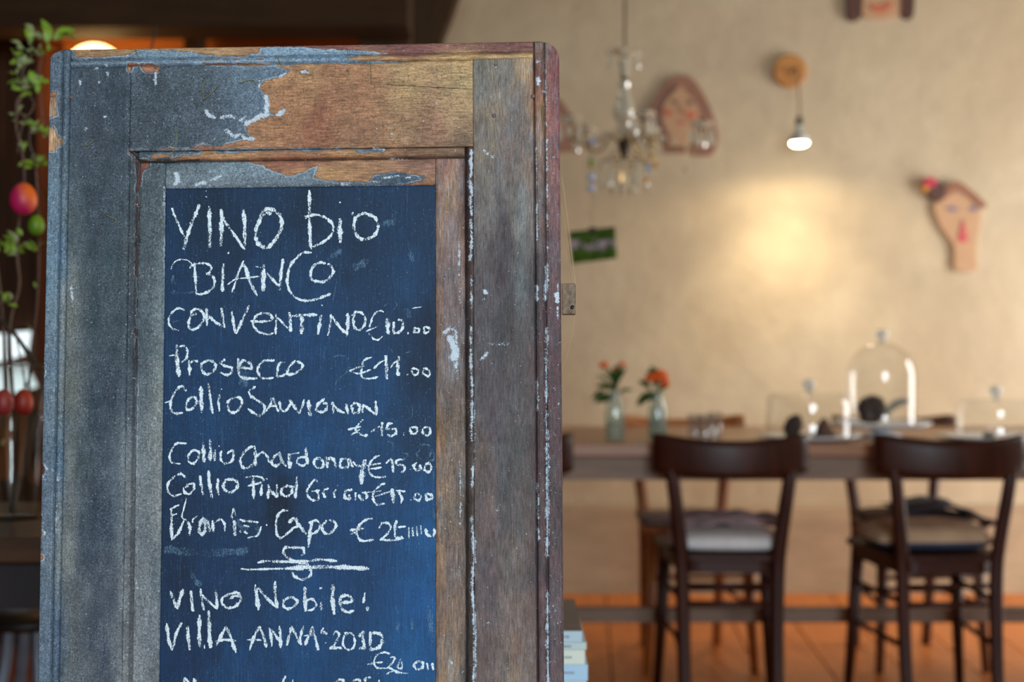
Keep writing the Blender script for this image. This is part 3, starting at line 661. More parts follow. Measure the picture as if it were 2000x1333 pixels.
# cracks and joints: thin dark shrinkage gaps already lie between the pieces; one split in the top rail
def strip(name, pts, wd, mat, n=.0006, parent=None):
    bm = new(); L = [unproj(x, y, n) for x, y in pts]; tube(bm, [(a, -n+.0004, b) for a, b in L], (wd/2), 4); return obj(name, bm, mat, parent or door)
dk = simple('crack', (34, 26, 24), .9)
strip('crack', [(755,165),(820,169),(922,174)], .0005, dk, .0002)
strip('crack', [(248,292),(262,301),(272,312),(290,316),(330,317),(360,313),(390,312)], .0008, dk, -.001)
strip('crack', [(1004,520),(1003,480),(1006,410),(1008,380)], .0004, dk, .0002)
strip('crack', [(980,130),(968,190),(966,215)], .0004, dk, .0002)
# ------------------------------------------------------------------ chalk writing, stroke by stroke
CR_ = {'A': (300,350,5.333), 'B': (580,350,5.333), 'C': (300,580,5.333), 'D': (580,580,5.333), 'E': (300,820,5.127), 'F': (580,820,5.127), 'G': (300,1060,4.883), 'H': (580,1060,4.883)}
_lay = [0]
def writing(name, label, strokes, mat, key=None):
    if key:
        groups = {}
        for line in strokes.strip().split('\n'):
            q = line.split(); ox, oy, sc_ = CR_[q[0]]; P = [tuple(map(float, p.split(','))) for p in q[2:]]
            mx_ = ox + sum(p[0] for p in P)/len(P)/sc_; my_ = oy + sum(p[1] for p in P)/len(P)/sc_
            groups.setdefault(int(key(mx_, my_)), []).append(line)
        names = name if isinstance(name, tuple) else (name,)*9
        for k_, lab in enumerate(label): writing(names[k_], lab, '\n'.join(groups[k_]), mat)
        return
    bm = new(); uvl = bm.loops.layers.uv.new('uv')
    for line in strokes.strip().split('\n'):
        line = line.strip()
        if not line: continue
        crop, wd, rest = line[0], None, line[1:].split()
        wd = float(rest[0]); pts = [tuple(map(float, p.split(','))) for p in rest[1:]]
        ox, oy, s = CR_[crop]
        pts = [(ox + x/s, oy + y/s) for x, y in pts]; wpx = wd / s
        n = HB + .00025 + _lay[0] * .0000035; _lay[0] += 1
        L = catmull([Vector((*unproj(x, y, n), 0)) for x, y in pts], 7)
        wm = wpx / F * 2.0; m = len(L); prev = None; dist = 0
        seed = random.random() * 9
        for i, p in enumerate(L):
            t = (L[min(i+1, m-1)] - L[max(i-1, 0)]).normalized(); nn = Vector((-t.y, t.x, 0))
            k = min(1, .55 + .45 * min(i, m-1-i) / 2.0) * (1 + .22 * math.sin(i * .9 + seed))
            # chalk held flat: a horizontal pull leaves a slightly narrower trace
            a = p + nn * wm * .60 * k; b = p - nn * wm * .60 * k
            va = bm.verts.new((a.x, -n, a.y)); vb = bm.verts.new((b.x, -n, b.y))
            dens = .5 + .5 * math.sin(i * .35 + seed * 3)
            if prev:
                f = bm.faces.new((prev[0], prev[1], vb, va))
                for lp, uvv in zip(f.loops, ((0, prev[2]), (1, prev[2]), (1, dens), (0, dens))): lp[uvl].uv = uvv
            prev = (va, vb, dens)
    me = bpy.data.meshes.new(name); bm.to_mesh(me); bm.free(); me.materials.append(mat)
    o = bpy.data.objects.new(name, me); link(o, door); o['label'] = label
    return o
writing('chalk_words', 'white chalk words VINO bio', '''
A 24 190,300 215,370 245,440 290,540 320,600
A 34 478,262 440,360 400,450 365,550 340,630 312,735
A 38 580,280 582,400 586,560 585,715
A 40 708,310 706,500 700,700
A 28 712,390 760,470 850,590 935,725
A 36 938,315 950,520 945,735
A 38 1225,370 1175,345 1120,400 1075,500 1062,590 1080,655 1130,705 1195,710 1250,650 1310,560 1335,470 1320,390 1260,330 1190,310 1140,340 1095,420
B 34 128,115 130,250 130,400 135,560 145,735
B 28 75,410 120,385 220,375 310,410 375,480 370,560 310,630 230,680 160,705
B 42 450,410 448,520 452,665
B 22 575,375 585,345
B 32 640,380 700,358 770,378 830,420 845,500 810,580 740,620 670,625 620,580 595,490 610,410 660,365
B 14 440,243 465,243
A 12 540,180 560,190
A 22 768,772 788,770
A 8 545,120 547,130
''', MC)
writing('chalk_words', 'white chalk word BIANCO', '''
A 12 180,940 200,890 240,850 300,838 360,850 400,885
A 24 375,930 400,900 440,885 520,875 585,895 600,930 580,975 545,985
A 26 425,870 432,1000 445,1210
A 26 560,985 610,1010 635,1060 625,1120 580,1165 500,1200 450,1195
A 34 727,880 720,1020 715,1175
A 22 940,850 890,960 850,1080 815,1180
A 34 910,870 960,930 1000,1060 1080,1220
A 18 770,1100 850,1045 960,1030 1100,1015
A 14 1060,910 1120,925
A 44 1150,885 1145,1020 1140,1170
A 28 1180,980 1250,1060 1310,1120
A 32 1350,830 1330,980 1310,1160
A 26 1648,768 1560,765 1490,820 1430,900 1395,1000 1395,1100 1440,1200 1520,1255 1600,1268 1700,1250 1790,1218 1850,1195
A 24 1440,850 1405,960 1395,1080
B 28 300,880 240,870 180,900 145,970 150,1040 200,1065 280,1070 340,1030 375,970 360,910 320,880
B 12 375,960 402,960
''', MC)
writing(('chalk_words', 'chalk_price'), ('white chalk word CONVENTINO', 'white chalk price €10.00'), '''
C 22 325,140 265,120 200,155 162,220 160,280 200,335 262,352
C 26 450,180 400,190 370,250 365,310 400,345 460,320 510,260 525,200 500,150 440,125 400,150 385,190
C 28 550,120 555,200 555,305
C 28 575,195 640,260 720,310
C 28 705,115 720,200 735,325
C 28 812,150 830,260 855,390
C 28 995,90 930,230 860,385
C 24 1240,240 1220,190 1150,170 1080,190 1040,250 1045,310 1100,370 1180,390 1250,380
C 24 1005,250 1100,260 1240,250
C 22 1275,180 1275,280 1270,395
C 22 1290,215 1350,280 1400,330
C 36 1415,160 1425,250 1425,365
C 30 1440,200 1560,190 1705,190
C 40 1545,200 1540,300 1540,390
D 36 255,190 235,280 220,395
D 16 255,85 270,95
D 24 355,180 350,280 318,405
D 28 365,200 430,300 510,385
D 36 530,170 530,280 520,415
D 26 560,200 620,160 680,175 712,230 700,300 650,345 600,320 585,240 600,180
D 18 905,160 860,145 800,190 765,280 755,330
D 16 720,360 840,310
D 18 750,375 790,430 840,450 895,410
D 40 920,270 945,240 945,330 955,395
D 28 1010,260 1010,370 1060,370 1100,320 1095,250 1050,240
D 24 1150,380 1165,380
D 24 1215,325 1270,335 1265,370 1225,370 1225,340
D 24 1325,310 1330,375 1375,360 1380,330 1330,310
D 10 1200,120 1300,105
''', MC, lambda x, y: x > 714)
writing(('chalk_words', 'chalk_price'), ('white chalk word Prosecco', 'white chalk price €11.00'), '''
C 42 240,500 245,650 265,835
C 14 160,615 240,605
C 24 270,520 320,510 350,560 340,640 280,695
C 28 365,660 375,740 375,825
C 22 385,690 420,665 465,680
C 28 485,720 520,685 580,665 635,690 645,740 600,795 540,805 500,760 500,710
C 26 745,650 700,690 740,720 810,740 810,790 760,815 690,785
C 30 880,640 885,740 930,740 1020,745 1000,690 940,665 900,700 885,790 940,850 1080,850
C 26 1260,665 1150,670 1090,730 1090,800 1140,850 1250,845
C 26 1370,685 1310,700 1290,770 1295,830 1390,805
C 26 1480,665 1420,720 1395,800 1450,805 1520,770 1550,710 1490,670
D 20 780,630 700,660 680,720 670,790 680,840 740,855 845,835
D 20 545,775 640,735 700,720
D 20 560,780 650,800 770,760
D 22 800,750 860,690 910,665
D 34 925,610 930,740 935,860
D 20 975,740 1010,690 1050,670
D 36 1060,620 1050,730 1055,825
D 14 1140,815 1165,805
D 20 1190,750 1240,750 1270,780 1240,815 1205,800 1190,750
D 24 1320,740 1320,800 1370,825 1385,780 1330,740
''', MC, lambda x, y: x > 660)
writing(('chalk_words', 'chalk_price'), ('white chalk words Collio Sauvignon', 'white chalk price below Collio Sauvignon'), '''
C 26 340,985 310,940 270,940 220,1000 180,1090 180,1170 220,1215 305,1210
C 14 115,1105 180,1085
C 26 400,1040 350,1090 335,1150 370,1180 420,1150 450,1090 420,1045 370,1060
C 38 495,930 495,1050 500,1210
C 28 570,900 590,1050 615,1220
C 26 690,1020 675,1090 685,1195
C 12 700,960 715,965
C 26 760,1110 800,1070 870,1045 920,1080 905,1150 850,1205 790,1190 770,1120
C 26 1065,935 1000,980 1010,1030 1080,1080 1150,1130 1150,1190 1110,1240 1040,1210 980,1165
C 26 1230,1050 1220,1120 1170,1195
C 28 1245,1050 1270,1120 1300,1200
C 22 1180,1140 1280,1140
C 26 1310,1090 1330,1180 1380,1185 1430,1110
C 28 1415,1070 1460,1140 1515,1220
C 24 1570,1070 1545,1150 1520,1215
D 38 125,1075 125,1160 140,1245
D 28 290,1060 220,1120 200,1180 250,1200 300,1180 310,1120 270,1110
D 30 370,1095 380,1160 375,1215
D 26 360,1110 430,1180 500,1215
D 28 515,1110 520,1160 535,1225
D 28 560,1150 600,1110 650,1130 640,1200 590,1210 570,1150
D 26 690,1120 680,1210
D 28 690,1120 760,1180 830,1235
D 28 815,1080 825,1150 830,1235
F 16 665,0 630,30 600,70
F 22 510,100 640,70
F 16 540,155 630,100
F 26 600,60 590,110 640,150 710,160
F 20 740,125 830,65
F 26 855,25 850,100 850,170
F 22 900,40 960,40
F 24 910,50 900,95 980,95 990,140 940,165 905,150
F 14 1068,130 1070,160
F 22 1130,80 1150,140 1200,130 1195,80 1140,80
F 22 1260,90 1265,140 1310,160 1335,120 1320,80 1265,80
''', MC, lambda x, y: y > 815)
writing(('chalk_words', 'chalk_price'), ('white chalk words Collio Chardonay', 'white chalk price €15.00 beside Chardonay'), '''
E 22 330,240 230,240 185,300 160,370 185,430 270,445
E 24 400,300 350,360 350,420 400,440 445,390 455,330 400,300
E 34 500,230 500,330 510,430
E 34 565,200 570,300 565,415
E 28 615,300 610,415
E 10 650,260 660,272
E 24 680,310 670,390 710,440 780,420 800,360 790,310 735,340
E 26 1010,265 950,290 890,350 870,430 915,490 1010,445
E 30 1010,265 1020,350 1015,465
E 26 1030,370 1090,330 1140,370 1155,430
E 28 1270,330 1210,370 1180,430 1220,465 1280,420 1260,350 1290,420 1330,470
E 42 1355,340 1360,420 1365,490
E 18 1370,350 1460,330
F 30 90,275 95,370 110,450
E 24 1530,370 1450,390 1440,440 1500,460 1530,430
F 26 240,385 180,400 175,460 240,485 265,430 220,385
F 28 290,370 300,430 305,485
F 26 300,400 350,385 380,430 390,480
F 28 500,390 440,410 440,480 510,470 520,400 560,480
F 22 560,420 620,465 840,440
F 50 685,400 655,520 645,650
F 20 830,360 780,380 730,440 715,500 750,560 820,580 890,570
F 20 730,495 850,480
F 18 890,440 940,390
F 28 950,385 965,530
F 22 1075,400 1000,410 1000,450 1070,460 1075,510 1040,530
F 10 1130,495 1140,500
F 26 1200,430 1170,470 1200,510 1240,490 1230,450
F 26 1290,450 1275,500 1320,525 1345,480 1320,440 1285,450
''', MC, lambda x, y: x > 712 and y < 935 and not (y > 918 and x < 716))
writing(('chalk_words', 'chalk_price'), ('white chalk words Collio Pinot Grigio', 'white chalk price €15.00 beside Pinot Grigio'), '''
E 22 320,580 270,545 200,580 145,640 145,720 200,765 280,745
E 26 330,650 400,645 400,700 360,745 310,730 300,690 350,665
E 28 465,560 475,650 495,755
E 32 550,510 560,650 585,790
E 26 645,590 640,680 655,760
E 28 730,600 700,650 710,700 770,730 830,690 840,630 790,600 710,605
E 20 920,580 1000,568 1080,580 1100,610 1050,640 940,665
E 28 1000,570 1000,680 1000,800
E 28 1085,650 1075,765
E 14 1125,590 1140,600
E 28 1150,650 1150,720 1145,795
E 28 1150,680 1200,740 1240,780
E 26 1235,650 1240,780
E 26 1350,660 1290,690 1280,740 1330,770 1380,740 1385,680 1340,665
E 30 1435,570 1430,680 1420,790
E 20 1390,670 1440,680
F 22 210,625 175,605 130,660 100,720 120,780 170,810 215,790 200,700
F 20 140,720 230,710
F 26 275,690 265,740 285,785
F 18 280,700 320,690
F 16 400,660 408,665
F 24 390,700 370,740 380,785
F 30 555,705 490,715 480,780 530,790 520,750
F 30 590,730 580,810
F 26 620,750 640,800 690,790 695,740 640,730
F 12 700,730 850,715
F 24 885,640 830,660 770,730 765,800 800,850 880,840
F 20 780,770 940,720
F 40 955,690 965,840
F 20 990,710 1085,720
F 26 1010,720 1050,780 1040,840
F 8 1130,805 1150,805
F 24 1190,740 1175,790 1220,810 1240,770 1200,735
F 26 1290,740 1300,800 1350,790 1350,760 1300,740
''', MC, lambda x, y: x > 724)
writing(('chalk_words', 'chalk_price'), ('smudged white chalk words Franko Capo', 'overwritten white chalk price €26.00'), '''
E 18 160,905 200,880 260,855
E 26 180,890 180,1000 180,1210
E 16 190,960 240,940
E 26 185,1200 250,1130 310,1000
E 16 330,790 300,900 285,980 330,1010
E 28 340,1020 365,1080 355,1165
E 16 440,965 395,1000 390,1035
E 34 500,980 460,1060 460,1130 500,1140 520,1080 510,1000 550,1060 560,1125
E 30 590,1010 600,1130
E 24 600,1040 670,1000 710,1050 710,1125
E 18 820,970 800,895 785,960 790,1000
E 34 810,1010 810,1090 815,1165
E 22 860,1000 900,1015 960,1020 1050,1030
E 18 900,1060 960,1075
E 24 860,1115 875,1135
E 26 905,1120 940,1145
E 22 1080,1070 1040,1160 940,1185
E 18 1125,1055 1140,1060
E 24 1350,915 1290,915 1240,970 1225,1070 1240,1160 1280,1185 1340,1140 1400,1090
E 34 1350,1035 1410,985 1440,1040 1480,1090 1530,1150
E 22 1380,1090 1450,1070
F 30 155,1005 140,1080 110,1290
F 24 115,1040 190,1010 230,1060 200,1120 130,1155
F 28 300,1010 250,1070 270,1130 330,1145 385,1080 380,1030 320,1005
F 24 760,990 680,1010 610,1080 600,1150 650,1215 770,1205
F 30 530,1110 600,1100 670,1095
F 18 530,1150 610,1120
F 22 820,1090 850,1040 910,1040 940,1080 900,1150 830,1210
F 22 830,1200 960,1210 1070,1190
F 28 1000,1010 980,1080 990,1180 1060,1180
F 22 1010,1080 1090,1070
F 20 1120,1080 1120,1190
F 28 1160,1080 1160,1170
F 18 1200,1070 1205,1170
F 16 1240,1060 1245,1150
F 28 1290,1090 1300,1150 1350,1170 1380,1130 1370,1090
''', MC, lambda x, y: x > 670)
writing('chalk_flourish', 'white chalk flourish of an S crossed by two strokes', '''
G 26 1410,130 1435,95 1420,55 1330,50 1250,55 1245,110 1300,160 1400,190 1465,210 1500,270 1490,320 1420,355 1345,325 1320,280
G 26 990,195 1080,180 1250,185 1450,180 1600,165 1750,180
G 24 1300,165 1400,195 1450,210
G 20 830,252 920,260 1060,255 1250,250
G 38 1250,250 1450,240 1650,235 1850,240 2055,252
''', MC)
writing('chalk_words', 'white chalk words VINO Nobile!', '''
G 30 160,465 190,550 230,640
G 32 285,445 250,540 230,640
G 34 355,460 365,560 375,660
G 26 450,440 460,540 480,650
G 26 460,500 530,570 610,635
G 26 595,455 600,540 610,630
G 26 720,540 780,510 830,520 820,570 760,620 690,620 650,570 670,520 740,490 800,480 835,520
G 34 970,400 985,520 1000,650
G 28 990,430 1080,530 1180,630
G 32 1160,370 1160,490 1180,630
G 26 1290,525 1240,560 1240,610 1290,635 1350,600 1370,560 1320,525 1280,530
H 36 75,425 75,530 85,660
H 22 85,560 140,540 185,590 150,640 100,650
H 18 215,440 240,435
H 26 232,570 230,650
H 38 345,400 340,540 355,690
H 28 415,570 510,570 520,530 470,505 415,530 420,620 480,665 550,650
H 24 650,480 630,580
H 28 675,605 670,655
''', MC)
writing(('chalk_words', 'chalk_price'), ('white chalk words VIllA ANNA 2010', 'white chalk price €32.00'), '''
G 30 125,770 140,900 170,1030
G 26 270,765 220,860 195,960 175,1030
G 30 325,800 330,900 345,1030
G 34 440,690 435,850 440,1005
G 38 525,650 530,800 540,1010
G 14 485,960 485,1015
G 26 695,800 650,880 595,985
G 28 695,800 740,920 785,1055
G 24 590,945 690,930 790,940
G 26 1010,800 960,900 915,1030
G 28 1010,800 1050,900 1075,1005
G 18 890,930 960,930 1030,935
G 26 1110,820 1130,995
G 24 1100,815 1160,880 1210,960
G 28 1200,795 1210,900 1210,1010
G 28 1310,810 1290,900 1270,985
G 28 1315,800 1360,890 1410,980
G 26 1430,795 1400,900 1395,970
H 26 150,800 110,900 75,985
H 26 150,800 170,900 205,1030
H 14 65,890 180,885
H 20 255,815 235,860 280,870 245,845
H 20 265,962 280,958
H 22 340,885 375,850 400,880 370,960 310,1020
H 22 310,1015 400,1005 430,1020
H 20 500,865 450,900 440,980 490,1025 540,1000 550,920 520,870 450,865
H 30 590,900 630,860 630,930 640,1000 590,1010
H 30 700,850 700,940 705,1020 780,1000 815,940 800,880 720,860
H 18 885,1065 830,1050 760,1080 735,1150 770,1200 880,1200 940,1230 1020,1250
H 18 670,1165 740,1150 820,1145
H 20 890,1095 930,1100 910,1150 860,1200
H 18 990,1110 960,1190 1000,1200 1000,1140
H 18 850,1260 930,1220
H 14 940,1245 1060,1250
H 24 1150,1135 1115,1170 1140,1210 1190,1200 1200,1150 1150,1130
H 24 1240,1150 1250,1220
H 28 1290,1150 1300,1220
''', MC, lambda x, y: y > 1274 and x > 700)
writing('chalk_words', ('first word of a chalk line cut off by the frame', 'second word of the cut-off chalk line', 'number at the end of the cut-off chalk line'), '''
G 26 295,1290 290,1400
G 30 385,1295 410,1400
G 22 295,1290 390,1400
G 24 1260,1275 1190,1420
G 22 1330,1310 1310,1420
H 24 365,1345 400,1312 440,1320 450,1350 400,1420
H 24 520,1345 555,1312 600,1320 605,1380
H 26 650,1330 655,1300 705,1290
H 26 785,1310 785,1400
''', MC, lambda x, y: 0 if x < 450 else (1 if x < 600 else 2))
cd_ = writing('chalk_dust', 'faint rubbed-out chalk strokes and smudges', '''
B 80 870,480 940,460 1040,435
B 70 470,740 380,800 320,860
B 18 750,150 770,125 795,120
B 8 470,840 430,1010 405,1110 365,1330
D 8 390,0 340,180
D 8 300,470 280,620 260,760
D 12 370,840 350,900 325,1000
D 10 425,840 400,920
D 5 645,520 660,700 655,1090
B 60 1160,640 1180,760 1200,860
B 80 560,940 650,900 760,840
C 110 900,640 930,740 940,850 930,950
C 8 110,290 200,265 310,235
C 8 360,545 420,515 480,490
D 14 900,100 960,65 1000,45 1040,90 980,160
D 28 1110,150 1150,130 1180,200 1190,290
D 40 1140,150 1160,220
D 14 920,570 960,540 995,580 930,620
D 12 1080,610 1150,580 1215,560
D 18 340,700 400,620 500,620 530,680 520,780 440,850
F 14 900,220 960,240 950,300 900,350
F 18 1080,230 1060,330 1110,350 1060,420
F 22 1190,270 1250,250 1330,260 1360,310 1370,400 1300,410
F 26 1250,280 1200,350 1250,400 1320,380 1350,300
F 40 1040,360 1100,400
D 14 1200,1130 1195,1260 1120,1290
A 50 200,1000 210,1120 205,1200
A 30 180,1180 300,1185 420,1180
E 60 820,1000 900,1090 1000,1050 1060,1150
G 60 330,220 380,330 450,420
G 90 100,60 300,90 600,100 900,80
F 30 1370,500 1360,800 1375,1000
H 60 1250,600 1280,800 1300,1000
H 40 950,600 960,750 955,850
H 40 1100,720 1095,830
E 8 610,810 630,960
G 12 310,690 325,685
G 10 180,345 205,342
''', MCF)
cd_['kind'] = 'stuff'
# pine needles lying on the door's weathered face
ndl = simple('dry_needle', (120, 122, 74), .6, .2, 200)
NE = [([(157,285),(172,283),(188,271)],'left stile above its middle'),([(264,95),(270,108),(277,120)],'top edge moulding near the left corner'),([(540,108),(545,118),(550,128)],'top edge moulding left of the centre'),
 ([(401,156),(396,175),(398,194)],'grey part of top rail, left of a pair'),([(428,163),(415,180),(397,195)],'grey part of top rail, right of a pair'),([(467,163),(492,156),(502,166)],'top rail just left of the peeling paint edge'),
 ([(343,248),(344,275),(337,302)],'inner moulding below the grey top rail'),([(207,420),(219,426),(232,432)],'left stile beside the chalk word VINO'),([(678,135),(682,145),(674,162)],'ochre top rail, left of two'),([(723,118),(725,140),(726,165)],'ochre top rail, right of two'),([(1060,205),(1059,228),(1063,246)],'right edge moulding near the top')]
n0 = None
for pts, wh in NE:
    c = unproj(*pts[1], .001); Wc = BORG + BH*c[0] + BV*c[1] + BN*.0016
    bm = new(); L = [unproj(x, y, .001) for x, y in pts]
    tube(bm, catmull([Vector((0,0,0)) + BH*(a-c[0]) + BV*(b-c[1]) for a, b in L], 5), [.0004, .0003], 5)
    o = obj('pine_needle', bm, ndl, smooth=True); o.location = Wc
    tag(o, 'dry curved pine needle on the ' + wh, 'pine needle', 'pine needles stuck on the door')
# cobweb between the door edge and its latch
bm = new(); wm_ = thin_glass('cobweb_silk', (235, 225, 205), 1.0, .3, .05, (225, 205, 170), .5)
for pts in ([(1097,345),(1108,430),(1124,556)],[(1099,350),(1112,450),(1125,560)],[(1124,612),(1112,680),(1097,725)],[(1125,556),(1125,612)],[(1098,400),(1120,553)]):
    L = catmull([Vector((*unproj(x, y, -.002), 0)) for x, y in pts], 5)
    tube(bm, [BORG + BH*p.x + BV*p.y + BN*(-.002) for p in L], .00013, 4)
o = obj('cobweb', bm, wm_); tag(o, 'fine cobweb strands strung from the door edge to its latch', 'cobweb')
# ------------------------------------------------------------------ table
TZ = .76
tb = thing('dining_table', 'long brown wooden trestle dining table with grey apron, set with glass domes', 'table', (.95, 4.42, 0))
T0, T1 = -1.45, 1.55
for i in range(4):
    bm = new(); y0 = -.425 + i * .2125; box(bm, T0 + random.uniform(0, .006), T1, y0 + .0012, y0 + .2113, TZ - .034, TZ); obj('tabletop_plank', bm, M['table_wood'], tb, bevel=.002)
bm = new(); box(bm, T0 + .06, T1 - .06, -.385, -.362, TZ - .105, TZ - .0345); obj('apron', bm, M['apron_wood'], tb)
bm = new(); box(bm, T0 + .06, T1 - .06, .362, .385, TZ - .105, TZ - .0345); obj('apron', bm, M['apron_wood'], tb)
for x in (T0 + .09, T1 - .09):
    for y in (-.33, .33):
        bm = new(); beam(bm, (x, y, 0), (x, y, TZ - .0345), .055, .075); obj('leg', bm, M['apron_wood'], tb, bevel=.004)
    bm = new(); box(bm, x - .02, x + .02, -.302, .302, .175, .225); obj('end_rail', bm, M['apron_wood'], tb)
bm = new(); box(bm, T0 + .111, T1 - .111, -.024, .024, .178, .222); obj('stretcher', bm, M['apron_wood'], tb, bevel=.003)

# ------------------------------------------------------------------ chairs
def chair(name, label, mat, sw=.0, square=True):
    """origin on the floor under the seat centre; the back is at -y"""
    t = thing(name, label, 'chair', group='wooden dining chairs around the table')
    # curved top rail
    bm = new(); n = 16; rows = []
    prf = [(-.050,.002),(-.054,.010),(-.032,.021),(0,.023),(.03,.021),(.050,.014),(.052,.002),(.03,-.001),(0,-.001),(-.03,-.001)]
    for i in range(n + 1):
        s = -1 + 2 * i / n; x = s * .214; y = -.262 + .060 * s * s; z = .727 + .017 * s * s
        k = (1 + .08*s*s) if abs(s) < .98 else 1.0
        rows.append([bm.verts.new((x, y + b, z + a * k)) for a, b in prf])
    m = len(prf)
    for A, B in zip(rows, rows[1:]):
        for q in range(m): bm.faces.new((A[q], A[(q+1) % m], B[(q+1) % m], B[q]))
    bm.faces.new(rows[0]); bm.faces.new(list(reversed(rows[-1])))
    obj('backrest', bm, mat, t, smooth=True)
    for s in (-1, 1):
        L = catmull([(s*.172, -.205, .768), (s*.158, -.212, .66), (s*.138, -.192, .50), (s*.131, -.186, .40), (s*.128, -.196, .2), (s*.125, -.225, 0)], 4)
        bm = new(); rr = [(.0175 + .003 * math.sin(PI * min(1, i / (len(L)-1))), .015) for i in range(len(L))]
        tube(bm, L, rr, 8); obj('rear_leg', bm, mat, t, smooth=True)
        L = [(s*.150, .170, .43), (s*.160, .186, .2), (s*.172, .200, 0)]
        bm = new(); tube(bm, L, [.021, .018, .014], 8); obj('front_leg', bm, mat, t, smooth=True)
    def trap(z0, z1, wb, wf, yb, yf, r=.05, ins=0):
        pts = []
        for cx, cy, a0 in ((-wf, yf, 90), (-wb, yb, 180), (wb, yb, 270), (wf, yf, 0)):
            sx = 1 if cx < 0 else -1; sy = -1 if cy == yf else 1
            for k in range(5):
                a = math.radians(a0 + (90 * k / 4)); pts.append((cx + sx*r + r*math.cos(a), cy + sy*r + r*math.sin(a)))
        bm = new(); A = [bm.verts.new((x, y, z0)) for x, y in pts]; B = [bm.verts.new((x, y, z1)) for x, y in pts]
        bm.faces.new(A); bm.faces.new(B)
        for k in range(len(A)): bm.faces.new((A[k], A[(k+1) % len(A)], B[(k+1) % len(A)], B[k]))
        return bm
    obj('seat_frame', trap(.405, .442, .135, .165, -.175, .195), mat, t)
    obj('seat', trap(.4425, .458, .155, .185, -.195, .215), mat, t, bevel=.003)
    for z in (.325, .375):
        bm = new(); tube(bm, [(-.129, -.190, z), (.129, -.190, z)], .008, 6); obj('stretcher', bm, mat, t, smooth=True)
    bm = new(); tube(bm, [(-.158, .186, .30), (.158, .186, .30)], .008, 6); obj('stretcher', bm, mat, t, smooth=True)
    for s in (-1, 1):
        for z in (.21, .33):
            bm = new(); tube(bm, [(s*.128, -.19, z), (s*.158, .186, z)], .008, 6); obj('stretcher', bm, mat, t, smooth=True)
    return t
c1 = chair('dining_chair', 'dark brown curved-back chair with a pale cushion, standing nearest the middle of the table', M['dark_wood']); c1.location = (.607, 4.115, 0); c1.rotation_euler = (0, 0, math.radians(-1.5))
def place(src, loc, rz, label, mat=None):
    c = dup_tree(src); c.location = loc; c.rotation_euler = (0, 0, rz); c['label'] = label
    if mat:
        for ch in c.children:
            ch.data = ch.data.copy(); ch.data.materials[0] = mat
    return c
c2 = place(c1, (1.195, 4.10, 0), math.radians(3), 'dark brown curved-back chair with a brown and navy cushion, at the right edge')
c3 = place(c1, (-.052, 4.12, 0), math.radians(2), 'dark brown chair mostly hidden behind the menu board, cushion corner showing')
c4 = place(c1, (.592, 4.70, 0), PI + .03, 'honey-brown wooden chair across the table by the wall, behind the flower vases', M['oak'])
c5 = place(c1, (1.322, 4.70, 0), PI + .05, 'brown wooden chair across the table behind the tall glass dome, draped with navy cloth', M['brown_wood'])

# cushions
def cushion(name, label, mat, loc, rz, w=.17, dd=.165, h=.028, group='seat cushions', seed=0, mat2=None):
    bm = new(); N = 18; top = []; bot = []
    for i in range(N + 1):
        a = []; b = []
        for j in range(N + 1):
            s = -1 + 2*i/N; t = -1 + 2*j/N
            x = s * w * (1 - .08*t*t); y = t * dd * (1 - .08*s*s)
            e = max(0, (1 - s**4) * (1 - t**4)) ** .45
            nz = mnoise.noise(Vector((s*1.7+seed, t*1.7, seed))) * .007
            a.append(bm.verts.new((x, y, h*.42 + (h*.62 + nz) * e))); b.append(bm.verts.new((x, y, h*.42 - h*.42*e)) if 0 < i < N and 0 < j < N else a[-1])
        top.append(a); bot.append(b)
    for i in range(N):
        for j in range(N):
            f1 = bm.faces.new((top[i][j], top[i+1][j], top[i+1][j+1], top[i][j+1]))
            try:
                f2 = bm.faces.new((bot[i][j+1], bot[i+1][j+1], bot[i+1][j], bot[i][j])); f2.material_index = 1 if mat2 else 0
            except ValueError: pass
    o = obj(name, bm, [mat, mat2] if mat2 else mat, smooth=True); o.location = loc; o.rotation_euler = (0, 0, rz)
    return tag(o, label, 'cushion', group)
linen = simple('pale_linen', (226, 222, 224), .9, .08, 40, bump=.3); mauve = simple('mauve_cloth', (156, 130, 132), .9, .35, 25, bump=.3)
navy = simple('navy_cloth', (62, 72, 94), .9, .2, 20, bump=.3); tan = simple('tan_linen', (190, 158, 128), .9, .1, 20, bump=.3); greyc = simple('grey_linen', (156, 138, 132), .9, .15, 20)
SZ = .4585
cushion('seat_cushion', 'pale linen seat cushion with a mauve cloth folded on it, on the middle dark chair', linen, (.612, 4.095, SZ), -.05, .172, .150, .050, seed=1)
cushion('seat_cushion', 'tan cushion with navy underside on the dark chair at the right edge', tan, (1.185, 4.115, SZ), .05, .178, .158, .070, seed=2, mat2=navy)
cushion('seat_cushion', 'pale grey-blue cushion peeking out right of the menu board', simple('ice_linen', (206, 214, 232), .9, .06), (-.045, 4.155, SZ), .08, .185, .152, .060, seed=3)
cushion('seat_cushion', 'thin grey-mauve cushion on the honey-brown chair across the table', greyc, (.592, 4.71, SZ), .03, .180, .165, .022, seed=4)
cushion('seat_cushion', 'grey-brown cushion on the chair across the table, right one', simple('brown_linen', (104, 88, 82), .9, .15), (1.322, 4.71, SZ), .05, .175, .165, .03, seed=5)
def cloth(name, label, mat, fn, cat='cloth', N=24, th=.004):
    bm = new(); V = [[bm.verts.new(fn(-1+2*i/N, -1+2*j/N)) for j in range(N+1)] for i in range(N+1)]
    for i in range(N):
        for j in range(N): bm.faces.new((V[i][j], V[i+1][j], V[i+1][j+1], V[i][j+1]))
    o = obj(name, bm, mat, smooth=True); m = o.modifiers.new('s', 'SOLIDIFY'); m.thickness = th; m.offset = 1
    return tag(o, label, cat)
